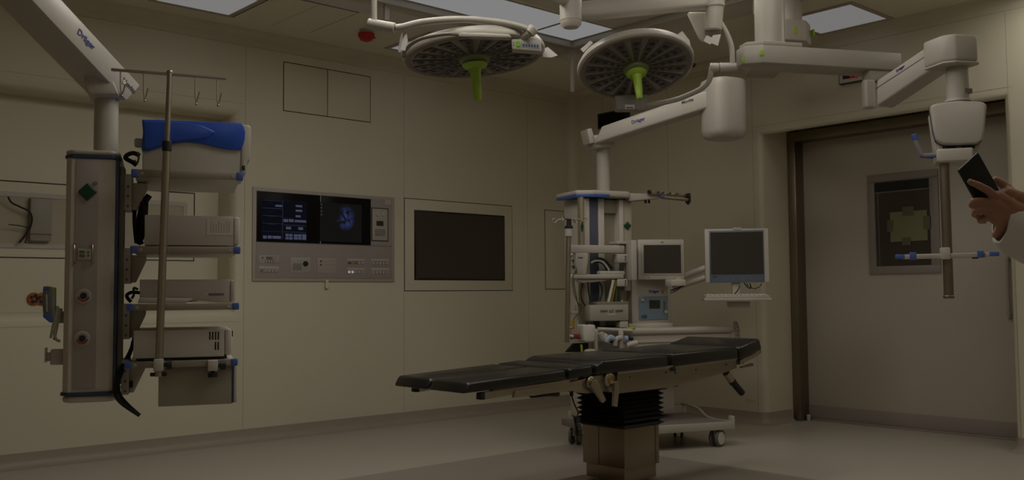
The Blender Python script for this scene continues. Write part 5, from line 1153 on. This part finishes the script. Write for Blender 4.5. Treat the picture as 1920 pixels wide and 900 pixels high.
for px, py, mt in ((1207, 519, M_LIME), (1216.5, 519, M_LGREY)):
    A = SF.p(px, py, sv); q = MB(); q.ball((A.x, sv, A.z), .006); q.into(SF, AM).build('indicator', mt, so)
A = SF.p(1272.5, 525.5, sv); q = MB(); q.lathe((A.x, sv+.01, A.z), (0, -1, 0), [(0, 0), (.020, 0), (.018, .03), (0, .034)], 24); q.into(SF, AM).build('dial', M_WHITE, so)
A = SF.p(1280, 523.5, sv); q = MB(); q.lathe((A.x, sv+.005, A.z), (0, -1, 0), [(0, 0), (.007, 0), (.007, .01), (0, .01)], 14); q.into(SF, AM).build('indicator', mat('lime_dim', (.3, .34, .04), .4), so)
abox('side_module', (1258, 524), (1286, 536), sv+.02, sv+.1, M_GREYW, .004)
q = MB(); q.tube([A_(1258, 545, sv+.05), A_(1270, 540.5, sv+.05), A_(1285, 535, sv+.05)], .005, 8, 3); q.tube([A_(1257, 550, sv+.05), A_(1270, 544, sv+.05), A_(1277, 538, sv+.05)], .003, 8, 3); q.build('clamp_arm', M_BLACKP, t)
abox('screen_post', (1183.5, 450), (1195, 525), sv+.05, sv+.14, M_WHITE2, .006)
# monitor swing arm to the right
E0, E1 = A_(1270, 530, .30), A_(1345, 490, .05)
q = MB(); q.tube([A_(1262, 527, .26), A_(1300, 511, .18), A_(1350, 492, .06)], .022, 12, 2); q.tube([A_(1262, 541, .26), A_(1300, 528, .18), A_(1350, 511, .06)], .020, 12, 2); q.build('monitor_arm', M_WHITE2, t)
mp_ = AM.wld(AM.p(1382, 480, -.02)); MF = Fr((mp_.x, mp_.y, 0), 138); mv = 0.0
mo = abox('monitor', (1321, 429.5), (1443, 529), mv, mv+.07, mat('monitor_case', (.52, .49, .43), .4), .006, t, MF); mo['label'] = 'large monitor with a blue lower edge on the swing arm'
A, C = MF.uz(1329, 433, mv), MF.uz(1434, 529, mv); q = MB(); q.box((A[0], mv-.004, C[1]), (C[0], mv+.004, A[1]), .002); q.into(MF, AM).build('blue_bezel', mat('bezel_slate_blue', (.125, .155, .21), .4), mo)
A, C = MF.uz(1331.5, 436, mv), MF.uz(1431.5, 514, mv); q = MB(); q.box((A[0], mv-.0055, C[1]), (C[0], mv-.003, A[1])); q.into(MF, AM).build('display', M_SCREENG, mo)
A, C = MF.uz(1374, 426.5, mv), MF.uz(1390, 432, mv); q = MB(); q.box((A[0], mv-.002, C[1]), (C[0], mv+.05, A[1]), .003); q.into(MF, AM).build('top_tab', M_GREYW, mo)
A = MF.p(1340, 519, mv); q = MB(); q.box((A.x-.014, mv-.005, A.z-.004), (A.x+.014, mv-.003, A.z+.004)); q.into(MF, AM).build('print', M_INKG, mo)
for i, px in enumerate((1359, 1367, 1375, 1391, 1399, 1407)):
    A = MF.p(px, 523.5, mv); q = MB(); q.ball((A.x, mv-.004, A.z), .0045); q.into(MF, AM).build('key', mat('key_pale_blue', (.2, .235, .28), .4), mo)
A, C = MF.p(1372, 530, mv+.04), MF.p(1388, 556, mv+.04); q = MB(); q.box((A.x, mv+.02, C.z), (C.x, mv+.06, A.z+.01), .008); q.into(MF, AM).build('monitor_post', M_GREYW, t)
q = MB(); q.tube([MF.p(1400, 531, mv+.03), MF.p(1404, 537, mv+.03), MF.p(1414, 541, mv+.03), MF.p(1425, 537, mv+.03), MF.p(1428, 531, mv+.03)], .003, 6, 4); q.into(MF, AM).build('monitor_cable', M_BLACKP, t); q = MB(); q.tube([MF.p(1395, 530, mv+.02), MF.p(1402, 539, mv+.02), MF.p(1408, 540, mv+.02), MF.p(1406, 531, mv+.02)], .004, 6, 4); q.into(MF, AM).build('monitor_cable', M_BLACKP, t); q = MB(); q.tube([MF.p(1376, 553, mv-.005), MF.p(1384, 543, mv-.01), MF.p(1387, 536, mv-.005)], .004, 6, 4); q.into(MF, AM).build('monitor_cable', M_BLACKP, t)
A, C = MF.p(1366, 566, mv-.06), MF.p(1407, 577, mv-.06); q = MB(); q.prism([(A.x, A.z), (C.x, A.z), (C.x-.006, C.z), (A.x+.006, C.z)], mv-.06, mv+.06, .006); q.into(MF, AM).build('keyboard_mount', M_GREYW, t)
A, C = MF.p(1320, 554, mv-.13), MF.p(1448, 564, mv-.13); q = MB(); q.box((A.x, mv-.13, C.z), (C.x, mv+.06, C.z+.022), .006); kb = q.into(MF, AM).build('keyboard_shelf', M_WHITE, t)
k2 = thing('keyboard', 'white keyboard on the shelf under the large monitor', 'keyboard', Fr(MF.wld(((A.x+C.x)/2, mv-.035, C.z+.0225)), 138))
hw = (C.x-A.x)/2-.012
q = MB(); q.prism([(-.085, 0), (.075, 0), (.075, .022), (-.085, .010)], -hw, hw, .003, axis='u'); q.build('case', M_WHITE, k2)
for r_ in range(4):
    for c_ in range(14):
        u = -hw+.012+c_*(2*hw-.02)/14; v = -.072+r_*.034; q = MB(); z = .0125+(v+.085)*.075
        q.box((u, v, z-.003), (u+(2*hw-.02)/14-.004, v+.028, z+.005), .0015, 1); q.build('key', M_GREYW, k2)
# ventilator hinge arms left of the body
hv = .12
def arm_box(nm, a, c, v0, v1, bev=.006, mt=M_WHITE, par=t): return abox(nm, a, c, v0, v1, mt, bev, par)
ab = arm_box('upper_arm', (1070, 459), (1172, 475), hv, hv+.06, .008)
arm_box('lower_arm', (1069, 514.5), (1170, 522.5), hv-.01, hv+.05, .006)
arm_box('lower_arm_back', (1125, 508), (1172, 516), hv+.0, hv+.06, .008)
pts = [(1080, 474), (1103, 474), (1102.5, 495), (1100, 503), (1100, 515), (1083, 515), (1082, 503), (1079, 497)]
q = MB(); q.prism([auz(*p, hv-.012) for p in pts], hv-.012, hv+.03, .006); mp = q.build('mount_plate', M_WHITE, t)
A = A_(1088.5, 483, hv-.013); q = MB(); q.text('Dräger', face_m((A.x, hv-.0135, A.z), (1, 0, 0), FN), .013, .0006); q.build('lettering', M_INK, mp)
for y0, y1 in ((476, 492.5), (523, 537)):
    hb = arm_box('hinge', (1158, y0), (1177, y1), hv-.01, hv+.08, .005)
    A = A_(1172.5, (y0+y1)/2, hv-.011); q = MB()
    for k in range(3): q.box((A.x-.004, hv-.0115, A.z-.02+k*.014), (A.x+.004+.002*k, hv-.0095, A.z-.013+k*.014))
    q.build('print', M_INKG, hb)
arm_box('hinge_cap', (1156, 452), (1186, 458), hv-.0, hv+.12, .005); arm_box('hinge_post', (1170, 456), (1183, 545), hv+.04, hv+.12, .004, M_GREY)
arm_box('connector', (1073, 478), (1081, 505), hv+.03, hv+.09, .004, M_GREYW)
for y in (489, 500):
    A = A_(1075, y, hv+.03); q = MB(); q.cyl((A.x, hv+.03, A.z), (A.x-.012, hv+.015, A.z), .008, n=10); q.build('plug', M_INKG, t)
q = MB(); A, C = A_(1082, 523, hv), A_(1150, 530, hv); q.prism([(A.x, A.z), (C.x, A.z), (C.x-.05, C.z+.012), (A.x+.05, C.z-.002), (A.x+.02, C.z+.008)], hv+.01, hv+.06, .004); q.build('cable_cover', M_GREYW, t)
# absorber box
ax = arm_box('absorber_box', (1106, 572), (1179, 601), hv-.02, hv+.2, .006, mat('absorber_grey', (.33, .305, .265), .45))
arm_box('absorber_lid', (1119, 566), (1179, 574), hv-.01, hv+.2, .004, mat('absorber_olive', (.20, .175, .12), .45))
A = A_(1147, 583.5, hv-.021); q = MB(); q.text('DGW  LLT  DGW', face_m((A.x, hv-.0215, A.z), (1, 0, 0), FN), .022, .0006); q.build('lettering', M_INKG, ax)
A = A_(1147, 589.5, hv-.021); q = MB(); q.box((A.x-.03, hv-.0215, A.z-.006), (A.x+.03, hv-.0195, A.z+.006)); q.build('label', M_WHITE, ax)
for x, y in ((1124, 565), (1153, 565), (1166, 565)):
    A = A_(x, y, hv+.03); q = MB(); q.ball(A, .008); q.build('stopcock', M_LGREY, t)
arm_box('back_panel', (1104, 525), (1180, 612), hv+.22, hv+.26, .004, mat('slate_panel', (.06, .07, .10), .5))
arm_box('side_case', (1090, 540), (1106, 660), hv+.12, hv+.3, .006, M_GREYW)
arm_box('vaporiser_block', (1163, 603), (1178, 614), hv-.02, hv+.06, .004, M_WHITE)
arm_box('lime_strip', (1176, 613.5), (1191, 616.5), wv-.004, wv+.02, .001, M_LIME)
# breathing system in front: bottle, tubes, rail
rv = -.02
q = MB(); q.cyl(A_(1120, 617, rv+.06), A_(1186, 620, rv+.06), .013, n=14, bev=.003); q.build('front_rail', M_WHITE2, t)
pts = [(1092, 609), (1115, 609), (1117, 612), (1115, 638), (1113, 641), (1098, 641), (1095, 638)]
q = MB(); q.prism([auz(*p, rv) for p in pts], rv, rv+.10, .012, 3); bt = q.build('suction_jar', mat('jar_plastic', (.58, .55, .50), .3), t)
for px in (1100.5, 1110): 
    A = A_(px, 607.5, rv+.04); q = MB(); q.cyl((A.x, rv+.04, A.z-.016), (A.x, rv+.04, A.z+.012), .009, n=12, bev=.002); q.build('jar_port', M_BLACK, bt)
for x0, x1, y0, y1, mt in ((1087, 1095, 612, 630, M_GREY), (1115, 1122, 618, 658, M_GREYW), (1162, 1170, 620, 656, M_GREYW)):
    q = MB(); A, C = auz(x0, y0, rv+.03), auz(x1, y1, rv+.03); q.box((A[0], rv+.03, C[1]), (C[0], rv+.06, A[1]), .008); q.build('holder', mt, t)
q = MB(); q.tube([A_(1126, 624, rv+.03), A_(1129, 632, rv+.03), A_(1132, 636, rv+.03), A_(1138, 628, rv+.03)], .022, 12, 3); q.build('breathing_tube', M_LGREY, t)
M_PBLUE = mat('pale_blue_tube', (.30, .36, .48), .4)
for pts in (((1136, 642), (1140, 635), (1146, 633), (1149, 636)), ((1170, 635), (1176, 635))):
    q = MB(); q.tube([A_(x, y, rv+.02) for x, y in pts], .020, 12, 3); q.build('breathing_tube', M_PBLUE, t)
q = MB(); q.tube([A_(x, y, rv+.03) for x, y in ((1153, 648), (1154, 639), (1159, 634), (1165, 634))], .017, 12, 3); q.build('breathing_tube', M_LGREY, t)
q = MB(); q.tube([A_(x, y, rv+.02) for x, y in ((1175, 648), (1184, 645), (1194, 643))], .018, 12, 3); q.build('breathing_tube', M_GREYW, t)
for px, py, r_ in ((1152, 639, .014), (1178, 634, .016), (1184, 635, .014), (1147, 640, .012)):
    q = MB(); q.ball(A_(px, py, rv+.05), r_); q.build('connector', M_BLACK, t)
arm_box('lower_case', (1118, 640), (1162, 668), rv+.08, rv+.2, .006, mat('case_taupe', (.25, .225, .19), .5))
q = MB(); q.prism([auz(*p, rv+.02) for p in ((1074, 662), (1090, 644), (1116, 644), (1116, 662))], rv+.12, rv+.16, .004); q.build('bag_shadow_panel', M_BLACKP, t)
q = MB(); q.ball(A_(1106, 660, rv+.04), .045, (1.0, .6, .5)); q.build('dome', mat('dome_cream', (.55, .50, .36), .4), t)
q = MB(); q.cyl(A_(1090, 646, rv+.02), A_(1091, 660, rv+.02), .007, n=10); q.build('yellow_strap', mat('strap_lime', (.35, .38, .05), .5), t)
q = MB(); A, C = auz(1076, 626.5, rv+.05), auz(1084, 632.5, rv+.05); q.box((A[0], rv+.03, C[1]), (C[0], rv+.07, A[1]), .002); q.build('red_label', mat('red_label', (.30, .02, .012), .5), t)
q = MB(); q.cyl(A_(1071, 633, rv+.05), A_(1089, 634, rv+.05), .007, n=10); q.ball(A_(1072, 633, rv+.05), .013); q.build('tap', M_DGREY, t)
abox('tap_plate', (1069, 640), (1096, 643), rv+.06, rv+.12, M_GREYW, .002)
# drip pole of the machine
dv = .02
p0, p1 = A_(1063, 642, dv), A_(1066, 446, dv); fr = Fr(AM.wld((p0.x, dv, p0.z)), AM.az); t2 = thing('infusion_pole', 'drip pole with curled hooks at the left of the anaesthesia machine', 'pole', fr, 'drip poles')
D2 = lambda px, py, v=0: fr.p(px, py, v)
q = MB(); tp = D2(1066.5, 430); q.cyl((0, 0, 0), (tp.x, 0, tp.z), .0165, n=18); q.build('tube', M_STEEL, t2)
a, c = D2(1066.5, 444), D2(1066.5, 429); q = MB(); q.cyl((a.x, 0, a.z), (c.x, 0, c.z), .027, n=20, bev=.003); q.build('collar', M_WHITE, t2)
a, c = D2(1066.5, 429), D2(1066.5, 410); q = MB(); q.cyl((a.x, 0, a.z), (a.x, 0, a.z+.018), .027, n=20, bev=.002); q.cyl((a.x, 0, a.z), (c.x+.002, 0, c.z), .018, .015, n=20, bev=.003); q.build('cap', M_BLACK, t2)
def hk(pts): 
    q = MB(); q.tube([D2(x, y, v) for x, y, v in pts], .004, 8, 4); q.build('hook', M_STEEL, t2)
hk(((1067, 411, 0), (1085, 411, 0), (1092, 415, 0), (1096, 417, 0), (1099.5, 413, 0), (1098, 409, 0), (1094, 409, 0)))
hk(((1067, 411, 0), (1050, 411, 0), (1045, 413, 0), (1040, 418, 0), (1035.5, 416, 0), (1036, 411, 0), (1040, 410, 0)))
hk(((1067, 411, 0), (1060, 410, -.1), (1057, 413, -.14), (1054, 412, -.14), (1054, 408, -.14), (1058, 407, -.12)))
hk(((1067, 411, 0), (1075, 412, .1), (1078, 416, .14), (1081, 418, .14), (1082, 414, .14)))
q = MB(); a = D2(1058, 633); q.cyl(D2(1064, 478), D2(1072, 478), .012, n=10); q.cyl(D2(1063, 630), D2(1075, 631), .010, n=10); q.build('bracket', M_LGREY, t2)
# cables of the machine
MG = mat('dark_green_hose', (.035, .06, .015), .5); MY = mat('ochre_hose', (.20, .15, .02), .5); MW = mat('white_hose', (.5, .47, .42), .5); M2G = mat('olive_lead', (.10, .12, .04), .5)
def mcab(pts, v, r, mt, label, group=None):
    q0 = [AM.p(x, y, v) for x, y in pts]; fr = Fr(AM.wld(q0[-1]), AM.az); q = MB(); q.tube([fr.loc(AM.wld(p)) for p in q0], r, 8, 6)
    return solo(q, 'hose', mt, fr, label, 'hose', group)
mcab([(1107, 492), (1115, 486), (1125, 484.5), (1134, 488), (1141, 496), (1146, 506)], hv+.06, .008, MG, 'dark green hose, outermost of the arch above the absorber')
mcab([(1108, 493), (1116, 489), (1125, 489), (1132, 493), (1138, 500), (1142, 507)], hv+.05, .007, MW, 'white hose, middle of the arch above the absorber')
mcab([(1112, 492), (1122, 490.5), (1130, 494), (1136, 501), (1139, 507)], hv+.07, .008, M_BLACK, 'black hose, inner one of the arch above the absorber')
mcab([(1120, 487), (1130, 487), (1140, 494), (1149, 503)], hv+.05, .005, M_BLACK, 'thin black hose at the top of the arch')
mcab([(1148, 527), (1143, 545), (1137, 566)], hv+.02, .008, MG, 'dark green hose, leftmost of the bundle going down to the absorber')
mcab([(1150, 525), (1146, 545), (1141, 566)], hv+.00, .010, MW, 'white hose in the bundle going down to the absorber')
mcab([(1154, 525), (1151, 545), (1146, 566)], hv+.01, .010, MY, 'ochre hose in the bundle going down to the absorber')
mcab([(1157, 523), (1156, 545), (1154, 566)], hv+.02, .012, MG, 'thick dark green hose, rightmost of the bundle')
mcab([(1120, 527), (1127, 534), (1129, 548), (1124, 566)], hv+.02, .006, M_BLACK, 'black lead in front of the blue panel, right one')
mcab([(1102, 529), (1104, 548), (1107, 567)], hv+.00, .006, M_BLACK, 'black lead in front of the blue panel, left one')
mcab([(1093, 530), (1089.5, 545), (1091, 562), (1098, 573), (1105, 575)], hv+.05, .005, mat('maroon_lead', (.035, .012, .012), .5), 'dark lead curving from the arm to the absorber box')
mcab([(1081, 505), (1077, 518), (1076, 530), (1079, 548), (1084, 570), (1090, 590), (1096, 607)], hv-.0, .0045, M2G, 'olive lead hanging down beside the drip pole, right one')
mcab([(1079, 507), (1073.5, 522), (1075, 545), (1080, 560), (1085, 572)], hv-.01, .004, M2G, 'olive lead hanging down beside the drip pole, left one')
mcab([(1084, 568), (1090, 575), (1088, 585), (1078, 595), (1075, 603)], hv-.02, .0035, MG, 'thin dark green lead ending in a yellow plug')
fr = Fr(AM.wld(AM.p(1074, 614, hv-.02)), AM.az); q = MB(); q.cyl((0, 0, .0), (.006, 0, .05), .010, n=10, bev=.002); q.ball((-.006, 0, -.002), .012, (1.8, .8, .6))
solo(q, 'cable_plug', mat('yellow_plug', (.42, .27, .02), .5), fr, 'small yellow plug hanging beside the drip pole', 'plug')
fr = Fr(AM.wld(AM.p(1076, 588, hv-.0)), AM.az); q = MB(); q.box((-.025, -.02, -.005), (.02, .02, .016), .005); q.box((.012, -.015, .01), (.024, .015, .06), .004)
solo(q, 'flow_sensor', M_GREY, fr, 'small grey hook shaped holder beside the drip pole', 'holder')
# plate on the right wall
p = on_x(1409, 750, XB); q = MB(); q.box((-.004, -.045, -.012), (0, .045, .012), .001); solo(q, 'wall_plate', M_WALL, Fr(p, 90), 'small blank plate low on the right wall near the door recess', 'plate')

# ================================================================== person with telephone
M_SKIN = mat('skin', (.33, .165, .105), .5, var=.08, scale=40, bump=.15)
M_COAT = mat('white_coat', (.60, .565, .545), .8, var=.03, scale=30, bump=.1)
def fuse(pieces, name, mt, parent, voxel, smooth=6):
    o = pieces.build('t', mt); md = o.modifiers.new('r', 'REMESH'); md.mode = 'VOXEL'; md.voxel_size = voxel
    sm = o.modifiers.new('s', 'SMOOTH'); sm.iterations = smooth; sm.factor = .5
    me = bpy.data.meshes.new_from_object(o.evaluated_get(bpy.context.evaluated_depsgraph_get()))
    bpy.data.objects.remove(o); me.name = name
    for p in me.polygons: p.use_smooth = True
    if not me.materials: me.materials.append(mt)
    o = bpy.data.objects.new(name, me); COL.objects.link(o); o.parent = parent; return o
o = at(1890, 400, 2.6); fr = Fr((o.x, o.y, o.z), 132)
tp = thing('person', 'person in a white coat holding up a dark telephone at the right edge', 'person', fr)
h_ = lambda px, py, d=2.6: fr.d(px, py, d)
q = MB()
def bone(pts, r0, r1): 
    P = [h_(*p) for p in pts]; n = len(P)
    for i in range(n-1):
        a = r0+(r1-r0)*i/(n-1); c = r0+(r1-r0)*(i+1)/(n-1); q.cyl(P[i], P[i+1], a, c, n=14); q.ball(P[i], a, n=12)
    q.ball(P[-1], r1, n=12)
# back of the hand
bone([(1925, 405, 2.62), (1898, 392, 2.60), (1872, 368, 2.59)], .030, .0165)
bone([(1925, 412, 2.62), (1893, 400, 2.60), (1862, 381, 2.585)], .030, .0165)
bone([(1925, 420, 2.62), (1890, 410, 2.60), (1858, 395, 2.59)], .029, .015)
bone([(1925, 425, 2.62), (1886, 420, 2.605), (1860, 408, 2.60)], .026, .014)
bone([(1890, 425, 2.615), (1876, 430, 2.615), (1868, 440, 2.62)], .020, .012)
bone([(1930, 385, 2.63), (1905, 372, 2.62), (1890, 362, 2.62)], .030, .018)
# fingers: index along the phone, the others folded round it
bone([(1868, 370, 2.585), (1852, 357, 2.567), (1834, 347, 2.562), (1819, 341, 2.567)], .0125, .0085)
bone([(1860, 382, 2.585), (1841, 378, 2.572), (1826, 378, 2.578), (1822, 384, 2.60), (1832, 388, 2.618)], .0125, .009)
bone([(1858, 395, 2.59), (1842, 394, 2.578), (1829, 396, 2.584), (1827, 402, 2.605), (1836, 404, 2.62)], .0118, .0085)
bone([(1860, 408, 2.60), (1848, 409, 2.59), (1838, 411, 2.597), (1838, 415, 2.612), (1846, 415, 2.622)], .0105, .0075)
# thumb behind the phone
bone([(1903, 368, 2.625), (1888, 353, 2.632), (1876, 343, 2.634), (1867, 337, 2.632)], .0165, .0098)
# forearm inside the sleeve
bone([(1925, 412, 2.62), (2020, 470, 2.62), (2120, 540, 2.6)], .031, .042)
bone([(2120, 540, 2.6), (2238, 318, 2.55)], .042, .050)
S = h_(2238, 318, 2.55); TC = S+Vector((0, .19, 0)); FL = -o.z
def lb(pts, r0, r1):
    P = [Vector(p) for p in pts]; n = len(P)
    for i in range(n-1):
        a = r0+(r1-r0)*i/(n-1); c = r0+(r1-r0)*(i+1)/(n-1); q.cyl(P[i], P[i+1], a, c, n=14); q.ball(P[i], a, n=12)
    q.ball(P[-1], r1, n=12)
tx, ty = TC.x, TC.y
V = lambda u, v, z: Vector((tx+u, ty+v, FL+z))
lb([V(0, 0, .95), V(0, 0, 1.2), V(0, 0, 1.34)], .12, .11); lb([V(0, -.16, 1.38), V(0, .16, 1.38)], .06, .06)
lb([V(0, 0, 1.38), V(-.01, 0, 1.50)], .058, .052)
q.ball(V(-.015, 0, 1.61), .1, (.92, .76, 1.15), 24); q.ball(V(-.055, 0, 1.545), .05, (.9, .8, .9)); q.ball(V(-.112, 0, 1.595), .016, (1, .7, 1.3)); q.ball(V(-.103, 0, 1.563), .018, (.6, 1.3, .6))
for sg in (-1, 1):
    q.ball(V(.0, sg*.078, 1.60), .024, (.7, .35, 1.2)); lb([V(0, sg*.09, .92), V(0, sg*.095, .50), V(.01, sg*.095, .09)], .075, .042); lb([V(.01, sg*.095, .045), V(-.16, sg*.10, .035)], .036, .028)
lb([V(0, .2, 1.38), V(.02, .26, 1.10), V(-.07, .27, .86)], .048, .032); lb([V(-.07, .27, .86), V(-.09, .265, .79)], .030, .026)
for k in range(4): lb([V(-.115+.019*k, .265, .775), V(-.122+.019*k, .258, .735), V(-.118+.019*k, .25, .70-.004*(k in (1, 2)))], .0105, .008)
lb([V(-.115, .26, .80), V(-.137, .25, .765), V(-.140, .243, .74)], .012, .009)
fuse(q, 'body', M_SKIN, tp, .0036, 5)
for sg in (-1, 1):
    q = MB(); q.ball(V(-.102, sg*.030, 1.622), .0105); q.build('eye', M_BLACKP, tp)
q = MB(); q.ball(V(-.005, 0, 1.655), .102, (1.0, .86, .80), 28); q.build('cap', mat('cap_green', (.10, .25, .20), .8), tp)
rings = []
for z, ru, rv in ((.52, .165, .235), (.53, .172, .242), (.80, .155, .215), (1.05, .135, .195), (1.25, .14, .215), (1.38, .115, .215), (1.43, .085, .14), (1.455, .062, .075)):
    rings.append([V(ru*math.cos(a)*(1+.02*math.sin(5*a)), rv*math.sin(a)*(1+.02*math.cos(4*a)), z) for a in [2*math.pi*k/40 for k in range(40)]])
q = MB(); q.loft(rings); q.ball(S+Vector((0, .0, -.01)), .088, (1, 1, .95), 24); q.ball(V(0, .19, 1.37), .078, (1, 1, .95), 24); q.build('coat', M_COAT, tp)
q = MB(); q.tube([V(0, .19, 1.38), V(.01, .235, 1.24), V(.02, .265, 1.10), V(-.02, .272, .98), V(-.062, .272, .88)], .068, 18, 4, .050); q.build('sleeve', M_COAT, tp)
for sg in (-1, 1):
    q = MB(); q.tube([V(0, sg*.095, .62), V(0, sg*.1, .45), V(.008, sg*.1, .10)], .092, 20, 4, .066); q.build('trouser_leg', M_COAT, tp)
    q = MB(); q.box((tx-.21, ty+sg*.10-.046, FL+.0), (tx+.06, ty+sg*.10+.046, FL+.085), .035, 4); q.build('shoe', M_WHITE2, tp)
for (px, py, d, sc) in ((1819.5, 338.5, 2.5585, (1.0, .35, .8)),):
    q = MB(); q.ball(h_(px, py, d), .006, sc); q.build('fingernail', mat('nail', (.50, .30, .22), .3), tp)
# telephone held in the hand
c0, c1, c2 = at(1797, 319.5, 2.6), at(1834.5, 285, 2.6), at(1880, 366, 2.612); c3 = c0+(c2-c1); nn = (c1-c0).cross(c2-c1).normalized()
if nn.dot(CAM-c0) > 0: nn = -nn
pf = Fr((c0+c2)/2, 132); ll = [pf.loc(x) for x in (c0, c1, c2, c3)]; nl = pf.loc((c0+c2)/2+nn)
tq = thing('telephone', 'dark flat telephone held in the hand at the right edge', 'telephone', pf)
q = MB(); q.hexa([x for x in ll]+[x+nl*.009 for x in ll], .0032, 3); q.build('case', mat('phone_teal_black', (.005, .0095, .010), .45), tq)
q = MB(); g = [ll[0]*.93+ll[2]*.07, ll[1]*.93+ll[3]*.07, ll[2]*.93+ll[0]*.07, ll[3]*.93+ll[1]*.07]; q.hexa([x+nl*.0085 for x in g]+[x+nl*.0096 for x in g]); q.build('screen', M_SCREEN, tq)
# sleeve and coat body beyond the frame
q = MB(); rings = []
path = [((1877, 418), 2.618, .056), ((1886, 420), 2.618, .062), ((1905, 430), 2.62, .070), ((1935, 442), 2.62, .076), ((1985, 464), 2.62, .078), ((2060, 505), 2.61, .066), ((2110, 538), 2.6, .068), ((2135, 535), 2.595, .07), ((2160, 490), 2.585, .07), ((2215, 370), 2.56, .075), ((2250, 312), 2.56, .07)]
C_ = [h_(a[0], a[1], d) for a, d, r in path]
for i, c in enumerate(C_):
    T = (C_[min(i+1, len(C_)-1)]-C_[max(i-1, 0)]).normalized(); X = T.cross(Vector((0, 1, 0))).normalized(); Y = T.cross(X); r = path[i][2]
    rings.append([c+(X*math.cos(a)*1.0+Y*math.sin(a)*.8)*r*(1+.04*math.sin(3*a+i*1.7)+.025*math.sin(7*a+i)) for a in [2*math.pi*k/32 for k in range(32)]])
inner = [[c0+(p-c0)*.9 for p in rg] for rg, c0 in ((rings[0], C_[0]), (rings[1], C_[1]))]
q.loft([inner[1], inner[0]]+rings, cap=False); q.build('sleeve', M_COAT, tp)
